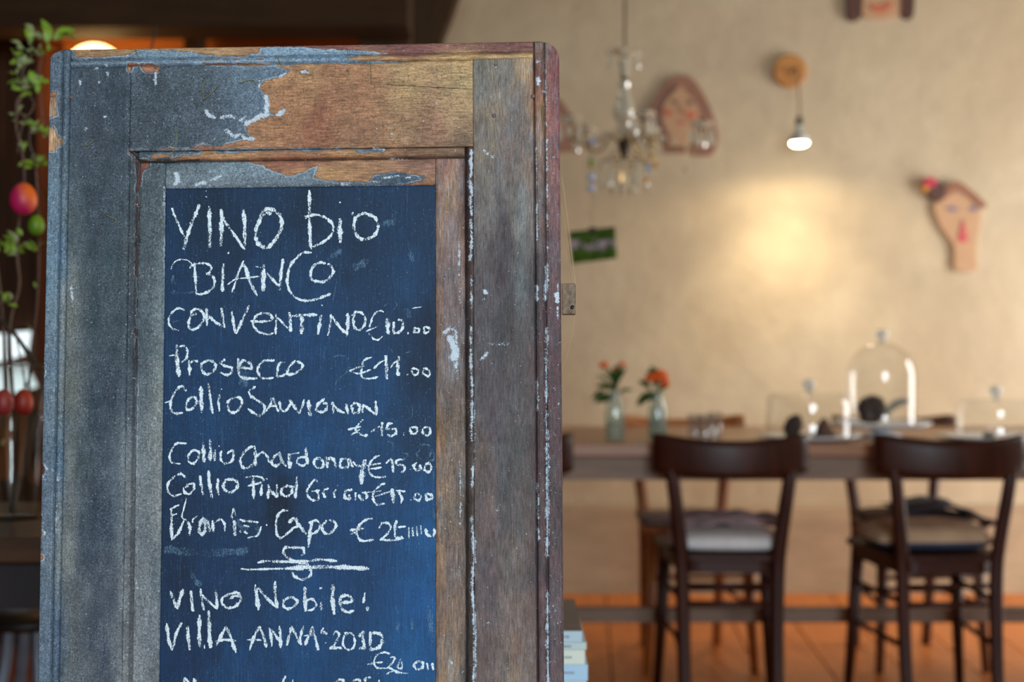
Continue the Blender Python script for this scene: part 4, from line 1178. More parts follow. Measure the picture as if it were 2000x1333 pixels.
def f1(s, t):
    x = .640 + s*(.150 - .012*t) + .012*t; y = 4.170 + t*.095
    return (x, y, SZ + .052 + .010*mnoise.noise(Vector((s*3, t*2, 0))) + .012*(1-s*s) + .026*(1-t*t))
cloth('folded_cloth', 'mauve cloth with dark blotches folded on the pale cushion of the middle chair', mauve, f1)
def f2(s, t):
    x = 1.40 + s*.150; y = 4.66 + t*.16
    drop = -.06*max(0, s-.35)/.65*(.5+.5*(1-abs(t)))
    return (x, y, SZ + .040 + .012*mnoise.noise(Vector((s*2.2, t*2.2, 4))) + .022*max(0, 1-(s+.1)**2*2) + drop)
cloth('folded_cloth', 'navy cloth draped over the seat of the right chair across the table', navy, f2)
# ------------------------------------------------------------------ things on the table
def lathe_obj(name, prof, mat, parent, seg=40, label=None):
    bm = new(); lathe(bm, prof, seg); return obj(name, bm, mat, parent, smooth=True, label=label)
def plate(label, loc, r, foot=0.0, group='white plates under the glass domes'):
    if foot: prof = [(0,foot+.004),(r*.86,foot+.004),(r*.97,foot+.010),(r,foot+.013),(r*.995,foot+.008),(r*.86,foot-.004),(r*.35,foot-.008),(.03,foot-.012),(.028,.012),(r*.42,.003),(r*.42,0),(0,0)]
    else: prof = [(0,.006),(r*.62,.006),(r*.74,.012),(r,.017),(r*.995,.013),(r*.74,.004),(r*.60,0),(0,0)]
    o = lathe_obj('plate' if not foot else 'cake_stand', prof, M['white'], None, 64); o.location = loc
    return tag(o, label, 'plate' if not foot else 'cake stand', group if not foot else None)
def cloche(label, loc, R, H, dome=False):
    t = thing('glass_cloche', label, 'glass dome', loc, group='glass domes on the table')
    if dome:
        n = 14; prof = [(R*1.03, 0), (R, .006)] + [(R, (H-R)*k/4) for k in range(1, 5)] + [(R*math.cos(PI/2*k/n), (H-R) + R*math.sin(PI/2*k/n)) for k in range(1, n+1)]
    else:
        r = .028; n = 6; prof = [(R*1.02, 0), (R, .005), (R, (H-r)*.5), (R, H-r)] + [(R - r + r*math.cos(PI/2*k/n), H - r + r*math.sin(PI/2*k/n)) for k in range(1, n+1)] + [(.012, H + .004), (0, H + .004)]
    prof[-1] = (0, prof[-1][1])
    bm = new(); lathe(bm, prof, 64); o = obj('bell', bm, M['glass'], t, smooth=True)
    z = prof[-1][1]
    bm = new(); lathe(bm, [(0, z-.001), (.010, z), (.008, z+.007), (.014, z+.014), (.019, z+.022), (.018, z+.031), (.010, z+.038), (0, z+.040)], 24); obj('knob', bm, M['knob_glass'], t, smooth=True)
    return t
M['knob_glass'] = thin_glass('knob_glass', (245, 248, 247), 1.4, .04, .25, (235, 240, 242), .28)
D1 = 4.17; D2 = 4.36; D3 = 4.15
x1 = px_at(1580, D1); x2 = px_at(1722, D2); x3 = px_at(1945, D3)
plate('white plate under the low glass dome in the middle of the table', (x1, D1, TZ), .152)
tag(plate('white low-footed stand under the tall glass dome', (x2, D2, TZ), .150, .030), 'white low-footed stand under the tall glass dome', 'cake stand')
plate('white plate under the glass dome at the right edge', (x3, D3, TZ), .166)
cloche('low cylindrical glass dome with knob over two dark lumps', (x1, D1, TZ + .0128), .124, .122)
cloche('tall round-topped glass dome with knob over a dark lump and grey leaf', (x2, D2, TZ + .0345), .103, .252, True)
cloche('low glass dome cut off by the right edge', (x3, D3, TZ + .0128), .112, .104)
cho = simple('dark_crust', (58, 44, 40), .8, .4, 60, bump=1.0)
bm = new(); blob(bm, (0, 0, 0), (.026, .026, .036), 3, .12, 1); o = obj('chestnut_brown_egg', bm, cho, smooth=True); o.location = (x1 - .050, D1 - .02, TZ + .0415); o.rotation_euler = (0, .45, 0); tag(o, 'dark brown egg-shaped lump under the low glass dome', 'food')
bm = new(); lathe(bm, [(0,0),(.033,.002),(.035,.008),(.026,.022),(.016,.042),(.007,.056),(0,.061)], 20); 
for v in bm.verts: v.co += Vector((v.co.x, v.co.y, 0)) * .25 * mnoise.noise(v.co * 60)
o = obj('dark_cone', bm, simple('reddish_crust', (84, 54, 46), .8, .3, 60, bump=1.0), smooth=True); o.location = (x1 + .042, D1 - .01, TZ + .0065); tag(o, 'reddish dark brown cone-shaped lump under the low glass dome', 'food')
bm = new(); blob(bm, (0, 0, 0), (.042, .040, .044), 3, .28, 4); o = obj('dark_lump', bm, cho, smooth=True); o.location = (x2 - .034, D2 - .01, TZ + .079); tag(o, 'large dark brown rugged lump under the tall glass dome', 'food')
lw_ = simple('grey_leaf', (150, 146, 138), .7, .2, 60)
L = [Vector((x2 + .000, D2 - .03, TZ + .060)), Vector((x2 + .022, D2 - .03, TZ + .088)), Vector((x2 + .050, D2 - .028, TZ + .104)), Vector((x2 + .084, D2 - .025, TZ + .106))]
bm = new(); C_ = catmull(L, 6); tube(bm, C_, [(.0105 * math.sin(PI * (.12 + .8*i/(len(C_)-1))) + .002, .0018) for i in range(len(C_))], 8); o = obj('curled_leaf', bm, lw_, smooth=True); tag(o, 'pale grey curled leaf beside the dark lump under the tall dome', 'leaf')
bm = new(); blob(bm, (0,0,0), (.020,.018,.010), 2, .2, 8); o = obj('dark_morsel', bm, simple('grey_green_morsel', (84, 84, 66), .8), smooth=True); o.location = (x3 - .03, D3 - .03, TZ + .0155); tag(o, 'small flat grey-green morsel on the right plate', 'food')
# tumblers
def tumbler(label, x, y, r=.024, h=.076):
    o = lathe_obj('glass_tumbler', [(0, .008), (r*.80, .008), (r*.97, h), (r, h), (r*.86, .002), (r*.84, 0), (0, 0)], M['tumbler'], None, 28); o.location = (x, y, TZ); return tag(o, label, 'glass', 'tumblers on the table')
M['tumbler'] = thin_glass('tumbler_glass', (250, 251, 252), 1.3, .03, .12, (200, 208, 222), .03)
tumbler('clear tumbler, leftmost of the three behind the middle chair', px_at(1358, 4.17), 4.17)
tumbler('clear tumbler, middle one of the three behind the middle chair', px_at(1378, 4.11), 4.11)
tumbler('clear tumbler, rightmost of the three behind the middle chair', px_at(1396, 4.16), 4.16, .023, .082)
# flower bottles
leafm = bpy.data.meshes.new('leaf')
def leaf_bm(L=.05, Wd=.02, curl=.008, n=6):
    bm = new(); rows = []
    for i in range(n + 1):
        t = i / n; ww = Wd/2 * math.sin(PI * min(1, t*.92 + .06)) ** .8; z = -curl * (2*t-1)**2 + curl
        rows.append([bm.verts.new((-ww, t*L, z + .15*ww)), bm.verts.new((0, t*L, z)), bm.verts.new((ww, t*L, z + .15*ww))])
    for A, B in zip(rows, rows[1:]):
        for q in range(2): bm.faces.new((A[q], A[q+1], B[q+1], B[q]))
    return bm
def put_leaf(proto, parent, p, dirv, scale=1.0, roll=0.0, first=False):
    o = proto if first else proto.copy()
    if not first: COL.objects.link(o)
    o.parent = parent; d_ = Vector(dirv).normalized()
    q = d_.to_track_quat('Y', 'Z').to_euler(); M4 = d_.to_track_quat('Y', 'Z').to_matrix().to_4x4() @ Matrix.Rotation(roll, 4, 'Y')
    o.matrix_basis = Matrix.Translation(Vector(p)) @ M4 @ Matrix.Scale(scale, 4)
    return o
def bottle(label, x, y, hs, flowers, leaves, tint):
    t = thing('bottle_vase', label, 'vase', (x, y, TZ), group='flower bottles on the table')
    prof = [(0,.004),(.0265,.004),(.0285,.012),(.0285,.090),(.0255,.108),(.0195,.124),(.0180,.142),(.0205,.146),(.0195,.149)]
    prof = [(r, z*hs) for r, z in prof]
    o = lathe_obj('glass_body', prof, M['vase_glass'], t, 28)
    m = o.modifiers.new('s', 'SOLIDIFY'); m.thickness = .0015; m.offset = -1
    bm = new(); lathe(bm, [(0,.006),(.0262,.006),(.0262,.062*hs),(0,.062*hs)], 20); obj('water', bm, thin_glass('water', (214, 226, 206), .8, .02, .05), t, smooth=True)
    f = thing('flower_bunch', flowers[0], 'flowers', (x, y, TZ), group='orange flower bunches')
    for i, (fx, fz, fr, fy) in enumerate(flowers[1:]):
        bm = new(); tube(bm, catmull([(fx*.05, fy*.1, .012), (fx*.08, 0, .13*hs), (fx, fy, fz)], 5), .0013, 5); obj('stem', bm, M['leaf'], f, smooth=True)
        bm = new()
        for k in range(22):
            a = k * 2.4; e = -0.3 + 1.7 * (k / 22); ca = Vector((math.cos(a)*math.cos(e), math.sin(a)*math.cos(e), math.sin(e)))
            blob(bm, Vector((fx, fy, fz)) + ca*fr*.62, (fr*.42, fr*.42, fr*.30), 1)
        obj('blossom', bm, M['orange'], f, smooth=True)
    pr = obj('leaf', leaf_bm(.055, .026, .006), M['leaf'])
    for i, (lx, lz, dx, dz, sc) in enumerate(leaves):
        put_leaf(pr, f, (lx, random.uniform(-.012, .012), lz), (dx, random.uniform(-.4, .4), dz), sc, random.uniform(-1, 1), i == 0)
    return t
random.seed(11)
s_ = 4.10 / F
lv1 = [(0,.15,-.8,.15,1),(-.002,.16,-.5,.6,1.1),(.002,.155,.3,.8,1.0),(.0,.16,.1,1,1.2),(.01,.14,.7,.1,.9),(0,.13,-1,-.3,1.2),(-.03,.145,-.9,-.6,.8),(.0,.17,.4,.5,.9),(-.01,.165,-.3,.9,1.0),(.012,.175,.5,.9,.8),(.0,.145,.2,.6,1.1),(.0,.14,-.2,.7,1.1),(.02,.13,.5,-.8,.7),(0,.05,-.4,.8,.6),(0,.03,.4,.8,.6),(-.02,.17,-.8,.4,.8)]
lv2 = [(0,.14,-.8,-.5,1.3),(-.015,.135,-.8,-.9,1.0),(-.002,.15,-.5,.8,1.1),(0,.16,-.1,1,1.0),(-.01,.17,-.2,1,.9),(.0,.14,.5,.3,.7),(.0,.12,-.6,.0,1.0),(0,.02,.1,1,.8),(0,.03,-.2,1,.9),(.004,.05,.2,1,.9),(-.004,.06,0,1,.9),(-.02,.15,-.7,.5,.8)]
bottle('clear bottle vase holding small orange buds, left one of the pair', px_at(1201, 4.10), 4.10, .98, ['small orange buds with dark leaves in the left bottle', (-.032, .218, .015, .0), (.022, .222, .011, .01), (.0, .205, .006, .0)], lv1, None)
bottle('clear bottle vase with a full orange bloom, right one of the pair', px_at(1284, 4.11), 4.11, .95, ['full orange blooms with dark leaves in the right bottle', (-.016, .180, .022, 0), (.008, .186, .025, -.005), (.022, .164, .016, 0)], lv2, None)

# ------------------------------------------------------------------ chandelier
CD = 4.22; cx_ = px_at(1219, CD); czh = lambda py: pz_at(py, CD)
ch = thing('chandelier', 'small brass chandelier hung with glass drops above the table', 'chandelier', (cx_, CD, czh(262)))
z0 = czh(262); zr = lambda py: czh(py) - z0
bm = new(); tube(bm, [(0.004, 0, ZC - .0005 - z0), (.002, 0, zr(100))], .0035, 6); obj('cord', bm, simple('brown_cord', (104, 84, 60), .8), ch)
bm = new(); lathe(bm, [(.006, zr(98)), (.010, zr(103)), (.006, zr(112)), (.006, zr(150)), (.012, zr(153)), (.006, zr(157)), (.006, zr(272)), (.016, zr(275)), (.019, zr(282)), (.013, zr(298)), (.006, zr(314)), (0, zr(318))], 16); obj('stem', bm, M['iron'], ch, smooth=True)
bm = new(); lathe(bm, [(.010, zr(157)), (.016, zr(162)), (.014, zr(172)), (.020, zr(190)), (.029, zr(206)), (.034, zr(219)), (.032, zr(228)), (.020, zr(240)), (.017, zr(246)), (.027, zr(252)), (.029, zr(258)), (.018, zr(266)), (.014, zr(270))], 12); obj('glass_baluster', bm, M['crystal'], ch)
bm = new(); lathe(bm, [(.007, zr(112)), (.016, zr(116)), (.018, zr(124)), (.014, zr(134)), (.018, zr(142)), (.010, zr(150))], 10); obj('glass_baluster', bm, M['crystal'], ch)
def dish(r, n=10):
    bm = new(); lathe(bm, [(.006, -.004), (r*.5, -.002), (r*.8, .004), (r, .010), (r*.97, .012), (r*.78, .007), (.008, 0)], n); return bm
o = obj('glass_dish', dish(.048), M['crystal'], ch); o.location = (0, 0, zr(106))
# drops: one faceted pendant and one bead chain mesh shared by all
bm = new(); lathe(bm, [(0, 0), (.0018, -.004), (.003, -.010), (.0058, -.030), (.0064, -.036), (.0045, -.044), (0, -.048)], 6); lathe(bm, [(0, .010), (.0045, .005), (0, 0)], 6); drop = obj('crystal_drop', bm, M['crystal'], ch)
bm = new(); lathe(bm, [(0, .008), (.0075, .003), (.0085, -.002), (.005, -.008), (0, -.010)], 7); ball = obj('crystal_ball', bm, M['crystal'], ch)
def cp(src, loc, sc=1.0, rz=0, mat=None):
    o = src.copy(); COL.objects.link(o); o.parent = ch; o.location = loc; o.scale = (sc,)*3; o.rotation_euler = (0, 0, rz)
    if mat: o.data = o.data.copy(); o.data.materials[0] = mat
    return o
random.seed(5)
NA = 5; angs = [math.radians(a) for a in (8, 62, 128, 200, 285)]
AR = [.235, .19, .18, .175, .16]
for a, R_ in zip(angs, AR):
    ca, sa = math.cos(a), math.sin(a); zc = zr(243)
    pts = [(0.012, zr(285)), (R_*.30, zr(262)), (R_*.55, zr(284)), (R_*.85, zr(284)), (R_, zr(262)), (R_, zc - .004)]
    bm = new(); tube(bm, catmull([(ca*r, sa*r, z) for r, z in pts], 6), .0036, 6); obj('arm', bm, M['brass'], ch, smooth=True)
    bm = new(); lathe(bm, [(0, zc - .016), (.008, zc - .012), (.004, zc - .004), (.009, zc + .002), (.009, zc + .020), (0, zc + .021)], 10, (ca*R_, sa*R_, 0)); obj('candle_cup', bm, M['iron'], ch, smooth=True)
    o = obj('glass_dish', dish(.036), M['crystal'], ch); o.location = (ca*R_, sa*R_, zc)
    for k in range(6):
        b = k * PI/3 + a; cp(drop, (ca*R_ + .034*math.cos(b), sa*R_ + .034*math.sin(b), zc - .004), random.uniform(1.0, 1.3), random.random()*3)
    for k in range(4):
        cp(ball, (ca*R_*(.35 + .15*k), sa*R_*(.35 + .15*k), zr(262) - .010*k + random.uniform(-.004, .004)), 1.1, random.random()*3)
for k in range(6):
    b = k * PI/3 + .3; cp(drop, (.045*math.cos(b), .045*math.sin(b), zr(108)), .85, random.random()*3)
    cp(ball, (.048*math.cos(b), .048*math.sin(b), zr(103)), 1.1)
bm = new(); R0 = .070; tube(bm, [(R0*math.cos(2*PI*k/24), R0*math.sin(2*PI*k/24), zr(316)) for k in range(25)], .0025, 5); obj('lower_ring', bm, M['brass'], ch, smooth=True)
for k in range(3):
    b = 2*PI*k/3 + .4; bm = new(); tube(bm, [(.012*math.cos(b), .012*math.sin(b), zr(288)), (R0*math.cos(b), R0*math.sin(b), zr(316))], .002, 5); obj('ring_stay', bm, M['brass'], ch)
for k in range(10):
    b = 2*PI*k/10 + .2; zz_ = zr(322) + random.uniform(-.004, .003)
    cp(ball, (R0*math.cos(b), R0*math.sin(b), zz_), 1.2); cp(drop, (R0*math.cos(b), R0*math.sin(b), zz_ - .012), random.uniform(1.1, 1.35), random.random()*3)
for k in range(7):
    b = 2*PI*k/7 + .9; cp(drop, (.034*math.cos(b), .034*math.sin(b), zr(338)), 1.0, random.random()*3); cp(ball, (.034*math.cos(b), .034*math.sin(b), zr(372) + random.uniform(-.004, .004)), 1.25)
    bm = new(); tube(bm, [(.034*math.cos(b), .034*math.sin(b), zr(372)), (.006*math.cos(b), .006*math.sin(b), zr(300))], .0008, 4); obj('wire', bm, M['brass'], ch)
for px_, py_, m_ in ((1273, 302, 'crystal_amber'), (1279, 322, 'crystal_amber'), (1266, 326, 'crystal_blue'), (1263, 352, 'crystal_amber'), (1267, 366, 'crystal'), (1340, 330, 'crystal'), (1272, 340, 'crystal'), (1157, 275, 'crystal_blue'), (1272, 300, 'crystal')):
    cp(ball, (px_at(px_, 4.18) - cx_, -.04, pz_at(py_, 4.18) - z0), 1.15 if 'blue' not in m_ else 1.3, 0, M[m_])
    bm = new(); tube(bm, [(px_at(px_, 4.18) - cx_, -.04, pz_at(py_, 4.18) - z0), (px_at(px_, 4.18) - cx_ + .004, -.04, zr(262))], .0006, 4); obj('wire', bm, M['brass'], ch)
# bead pendant and postcard on its string
pc = thing('photo_card', 'small green photograph card hanging on a thread below the chandelier', 'card', W(1157, 478, 4.12))
cpx = lambda x, y: W(x, y, 4.12) - pc.location
def card_mat():
    t = NT('meadow_photo'); v = t.coord((1, 1, 1))
    sp = t.n.new('ShaderNodeSeparateXYZ'); t.l.new(v, sp.inputs[0]); n = t.noise(t.coord((1, 1, 1.2)), 55, 3)
    g = t.mix(t.mr(n, .35, .65), s2l((36, 58, 20)), s2l((84, 112, 38)))
    band = t.math('MULTIPLY', t.mr(sp.outputs[2], -.020, -.004), t.mr(sp.outputs[2], .008, .018, 1, 0))
    fl = t.math('MULTIPLY', band, t.mr(t.noise(t.coord((1, 1, .8)), 48, 1), .46, .54))
    g = t.mix(fl, g, s2l((168, 148, 160))); dk_ = t.mr(sp.outputs[2], .030, .038); g = t.mix(t.math('MULTIPLY', dk_, .5), g, s2l((30, 44, 20)))
    t.set(t.b.inputs['Base Color'], g); t.b.inputs['Roughness'].default_value = .8; t.b.inputs['Specular IOR Level'].default_value = .05; return t.m
bm = new(); q = [cpx(1111, 453), cpx(1201, 443), cpx(1205, 505), cpx(1117, 516)]
f_ = [bm.verts.new((p.x, -.0006, p.z)) for p in q]; g_ = [bm.verts.new((p.x, .0006, p.z)) for p in q]
bm.faces.new(f_); bm.faces.new(list(reversed(g_)))
for i in range(4): bm.faces.new((f_[i], g_[i], g_[(i+1) % 4], f_[(i+1) % 4]))
obj('print', bm, card_mat(), pc)
bm = new(); tube(bm, [cpx(1156, 446), cpx(1155, 268)], .0007, 5); obj('thread', bm, M['twig'], pc)
for y, m_, r in ((345, 'crystal_blue', .0125), (367, 'crystal_blue', .012), (313, 'leaf_pale', .009), (322, 'leaf_bright', .009)):
    bm = new(); blob(bm, cpx(1155, y), (r, r, r), 2); obj('bead', bm, M[m_], pc, smooth=True)
bm = new(); box(bm, cpx(1150, 450).x, cpx(1163, 450).x, -.004, -.0008, cpx(0, 456).z, cpx(0, 444).z); obj('clip', bm, M['twig_dark'], pc)

# ------------------------------------------------------------------ wall lamp
LD = 5.63
lp = thing('wall_lamp', 'wooden disc wall lamp with a lit silver reflector bulb on a cord', 'lamp', W(1541, 140, WY))
o3 = lp.location; R2 = lambda x, y, d: W(x, y, d) - o3
bm = new(); lathe(bm, [(0, 0), (.066, 0), (.070, .004), (.070, .022), (.064, .028), (0, .028)], 40)
for v in bm.verts: v.co = Vector((v.co.x, -v.co.z - .0005, v.co.y))
obj('wooden_disc', bm, simple('cork_wood', (190, 130, 66), .6, .2, 12, (1, 1, 6), .3), lp, smooth=False)
bm = new(); tube(bm, catmull([R2(1545, 140, WY - .03), R2(1548, 137, 5.82), R2(1556, 135, LD)], 5), .006, 8); obj('hook', bm, M['iron'], lp, smooth=True)
bm = new(); tube(bm, catmull([R2(1556, 134, LD), R2(1560, 180, LD), R2(1561, 228, LD)], 5), .0036, 6); obj('cord', bm, simple('lamp_cord', (112, 84, 62), .7), lp, smooth=True)
bz = R2(1561, 245, LD)
bm = new(); lathe(bm, [(0, .036), (.008, .034), (.014, .028), (.0145, .004), (.012, 0), (0, 0)], 20, bz); obj('socket', bm, simple('dark_socket', (60, 66, 58), .5), lp, smooth=True)
bm = new(); lathe(bm, [(.012, 0), (.013, -.012), (.018, -.026), (.032, -.040), (.0395, -.054), (.0395, -.064), (.034, -.070)], 32, bz); bl = obj('reflector_bulb', bm, M['bulb_metal'], lp, smooth=True)
bm = new(); lathe(bm, [(.034, -.070), (.030, -.076), (.018, -.081), (0, -.083)], 32, bz); obj('lit_face', bm, emit('bulb_glow', (255, 232, 185), 60), bl, smooth=True)

# ------------------------------------------------------------------ painted face plaques on the wall
sk_ = simple('terracotta_skin', (192, 152, 116), .75, .08, 30, bump=.2)
def plaque(label, pieces, d=WY):
    xs = [p for p in pieces[0][1]]; cx = sum(a for a, b in xs)/len(xs); cy = sum(b for a, b in xs)/len(xs)
    t = thing('face_plaque', label, 'wall ornament', W(cx, cy, d), group='painted face plaques on the wall')
    lay = 0
    for nm_, pts, mat, y0, y1 in pieces:
        L = [W(a, b, d) - t.location for a, b in pts]
        if len(L) > 3: L = catmull(L + [L[0]], 4)[:-1] if nm_ not in ('brow',) else L
        bm = new(); prism_y(bm, [(p.x, p.z) for p in L], -y1, -y0 - .0002)
        obj(nm_, bm, mat, t, bevel=.003 if y1 - y0 > .008 else 0)
    return t
hair = simple('auburn_glaze', (146, 98, 72), .5, .2, 40); hair2 = simple('umber_glaze', (84, 52, 40), .5, .2, 30); red = simple('coral_paint', (196, 108, 78), .6); rose = simple('rose_paint', (200, 88, 92), .6)
eye = simple('grey_eye_paint', (110, 90, 76), .6); blue = simple('blue_eye_paint', (118, 108, 128), .6); nose = simple('nose_paint', (170, 118, 84), .6); collar = simple('collar_paint', (150, 110, 80), .7)
def ell(x, y, a, b, n=10): return [(x + a*math.cos(2*PI*k/n), y + b*math.sin(2*PI*k/n)) for k in range(n)]
plaque('painted face with long auburn hair and coral cheeks behind the chandelier', [
 ('hair', [(1318,150),(1345,150),(1368,176),(1388,215),(1401,262),(1396,296),(1378,306),(1340,300),(1290,296),(1262,250),(1266,215),(1283,180),(1300,158)], hair, 0, .018),
 ('face', [(1326,168),(1342,186),(1358,206),(1362,232),(1352,258),(1344,272),(1346,290),(1304,290),(1306,272),(1296,250),(1290,225),(1298,200),(1312,184)], sk_, .018, .030),
 ('eye', ell(1317, 202, 6, 4.5), eye, .030, .033), ('eye', ell(1346, 203, 6, 4.5), eye, .030, .033),
 ('cheek', ell(1302, 222, 9, 8), red, .030, .0325), ('cheek', ell(1347, 227, 11, 8), red, .030, .0325),
 ('nose', [(1330,210),(1334,224),(1326,224)], nose, .030, .035), ('mouth', ell(1329, 242, 8, 3), rose, .030, .033)])
plaque('painted face cut off by the top edge, dark hair bunches and a red mouth', [
 ('face', [(1664,-90),(1766,-90),(1770,-30),(1762,20),(1740,36),(1700,38),(1676,24),(1662,-20)], sk_, 0, .022),
 ('hair', [(1650,-60),(1672,-92),(1682,-30),(1682,20),(1676,40),(1654,40),(1650,0)], hair2, .0, .030), ('hair', [(1762,-90),(1782,-50),(1783,10),(1778,38),(1760,34),(1758,0),(1756,-40)], hair2, .0, .030),
 ('mouth', [(1696,10),(1715,14),(1740,7),(1732,22),(1716,28),(1702,23)], red, .022, .027), ('eye', ell(1698,-40,6,4), eye, .022, .026), ('eye', ell(1738,-40,6,4), eye, .022, .026)])
plaque('painted long face with a dark hair bun and pink flower, at the right', [
 ('face', [(1846,380),(1866,368),(1890,374),(1910,398),(1912,432),(1905,470),(1904,500),(1905,526),(1884,530),(1862,527),(1861,500),(1858,478),(1836,446),(1824,420),(1822,398)], sk_, 0, .022),
 ('hair', [(1836,392),(1846,364),(1866,355),(1892,372),(1922,400),(1916,408),(1906,402),(1884,382),(1862,376),(1846,386),(1830,398)], hair, .0, .030),
 ('hair_bun', ell(1825, 374, 19, 19), hair2, .0, .034), ('flower', ell(1812, 358, 13, 10), simple('magenta_paint', (196, 48, 78), .6), .0, .042), ('flower', ell(1803, 370, 6, 6), simple('yellow_paint', (220, 150, 50), .6), .0, .040),
 ('eye', [(1843,409),(1856,404),(1868,411),(1856,414)], blue, .022, .025), ('eye', [(1886,409),(1898,404),(1908,410),(1898,414)], blue, .022, .025),
 ('nose', [(1878,432),(1886,458),(1871,460)], rose, .022, .028), ('mouth', ell(1877, 467, 10, 7), simple('lip_paint', (206, 72, 84), .6), .022, .026)])
plaque('painted plaque almost hidden behind the menu board, its reddish rim showing left of the chandelier', [
 ('hair', [(1050,180),(1096,196),(1124,250),(1136,290),(1110,297),(1050,297),(1000,290),(1010,220)], hair, 0, .018),
 ('face', [(1040,210),(1080,212),(1094,240),(1088,270),(1060,284),(1036,270),(1026,240)], sk_, .018, .03)])

# ------------------------------------------------------------------ books behind the board, lower right, on a stool
BD = 1.90; bz0 = pz_at(1333, BD) - .012
st = thing('side_stool', 'dark wooden stool carrying the pile of books behind the menu board', 'stool', (-.075, 2.06, 0))
zt = bz0 - .003
bm = new(); box(bm, -.17, .17, -.17, .17, zt - .025, zt); obj('seat', bm, M['brown_wood'], st, bevel=.003)
for sx in (-1, 1):
    for sy in (-1, 1):
        bm = new(); beam(bm, (sx*.15, sy*.15, 0), (sx*.14, sy*.14, zt - .0255), .028, .034); obj('leg', bm, M['brown_wood'], st)
pg = simple('page_edges', (206, 196, 178), .8, .06, 200, (1, 1, 8))
spc = [('topmost book of the pile, with a worn grey-brown cover and pale blue spine', .0150, (176, 200, 216), .000), ('second book from the top of the pile, with a pale green-grey spine', .0100, (186, 204, 204), .006), ('third book from the top of the pile, with a cream spine', .0195, (214, 224, 212), .004), ('fourth book from the top of the pile, with a light blue spine', .0215, (170, 206, 232), .008), ('bottom book of the pile, with a pale spine', .0140, (186, 208, 226), .006)]
z = pz_at(1240, BD); xr = px_at(1137, BD)
tot = sum(s[1] for s in spc); z = zt + .0006 + tot + .0006*4
BOOKTOP = z
coverm = simple('worn_cover', (112, 100, 92), .6, .15, 30)
ink = simple('spine_ink', (110, 124, 134), .7)
for i, (lb, th, c, ex) in enumerate(spc):
    x1_ = xr + ex; x0_ = xr - .20 + ex; y0, y1 = BD + (.002 * i), BD + .235
    bk = thing('book', 'pale-spined book, ' + lb, 'book', (x1_, y0, z - th), random.uniform(-.012, .012) if i else 0, 'books piled on the stool')
    cm = simple('book_cover', c, .5, .05)
    w_, d__ = x1_ - x0_, y1 - y0
    bm = new(); box(bm, -w_, 0, 0, .0015, 0, th); obj('spine', bm, cm, bk, bevel=.0006)
    bm = new(); box(bm, -w_, 0, .0016, d__, th - .0012, th); obj('cover', bm, coverm if i == 0 else cm, bk, label='worn grey-brown front cover' if i == 0 else None)
    bm = new(); box(bm, -w_, 0, .0016, d__, 0, .0012); obj('cover', bm, cm, bk)
    bm = new(); box(bm, -w_ + .003, -.003, .0016, d__ - .004, .0013, th - .0013); obj('pages', bm, pg, bk)
    # spine lettering: a row of small blurred characters, too small to read in the photo
    bm = new(); x = -.070; random.seed(20 + i)
    while x < -.018:
        ww = random.uniform(.0014, .0028); hh = random.uniform(.0018, .0026)
        if random.random() < .86: box(bm, x, x + ww, -.0003, -.0001, th*.5 - hh*.6, th*.5 + hh*.6)
        x += ww + .0009
    obj('spine_lettering', bm, ink, bk)
    z -= th + .0006

# ------------------------------------------------------------------ side table, glass vase, twigs, eggs on the left
SD = 2.32
sx0, sx1 = -1.35, -.62
sdt = thing('side_table', 'dark brown wooden side table carrying the vase of twigs at the left edge', 'table', (-.98, 2.33, 0))
dkw = wood('side_table_wood', (50, 32, 18), (86, 56, 32), .45, 'x', 4)
bm = new(); box(bm, -.42, .36, -.235, .235, .722, .76); obj('tabletop', bm, dkw, sdt, bevel=.003)
bm = new(); box(bm, -.38, .33, -.205, -.185, .65, .7215); obj('apron', bm, simple('black_apron', (24, 24, 30), .6), sdt)
bm = new(); box(bm, -.38, .33, .185, .205, .65, .7215); obj('apron', bm, simple('black_apron_b', (24, 24, 30), .6), sdt)
for sx in (-.36, .31):
    for sy in (-.19, .19):
        bm = new(); beam(bm, (sx, sy, 0), (sx, sy, .7215), .032, .04); obj('leg', bm, M['timber_v'], sdt)
# dark shelf block in the shade behind and below
M['big_vase'] = thin_glass('big_vase_glass', (250, 252, 251), 1.0, .03, .06)
VX = px_at(22, SD)
vs_ = lathe_obj('glass_vase', [(0,.006),(.040,.006),(.046,.012),(.052,.08),(.060,.17),(.068,.245),(.070,.248),(.069,.252),(.062,.17),(.054,.08),(.048,.004),(.044,0),(0,0)], M['big_vase'], None, 40)
vs_.location = (VX, SD, .76); tag(vs_, 'tall clear glass vase of budding twigs at the left edge', 'vase')
tw_ = thing('twig_bouquet', 'bouquet of budding twigs with fresh green leaves in the glass vase', 'branch', (VX, SD, .768))
def rel(x, y, d=SD): return W(x, y, d) - tw_.location
pb = obj('leaf', leaf_bm(.026, .013, .004), M['leaf_bright']); pp = obj('leaf', leaf_bm(.022, .011, .004), M['leaf_pale']); used = [False, False]
def cluster(x, y, n, r, bright=.4, d=SD):
    for k in range(n):
        i = 0 if random.random() < bright else 1; pr = (pb, pp)[i]
        p = rel(x + random.uniform(-r, r)*.4, y + random.uniform(-r, r)*.4, d + random.uniform(-.012, .012))
        a = random.uniform(-.5, PI + .5); put_leaf(pr, tw_, p, (math.cos(a), random.uniform(-.5, .5), math.sin(a)), r/22 * random.uniform(.55, .95), random.uniform(-1.2, 1.2), not used[i]); used[i] = True
random.seed(9)
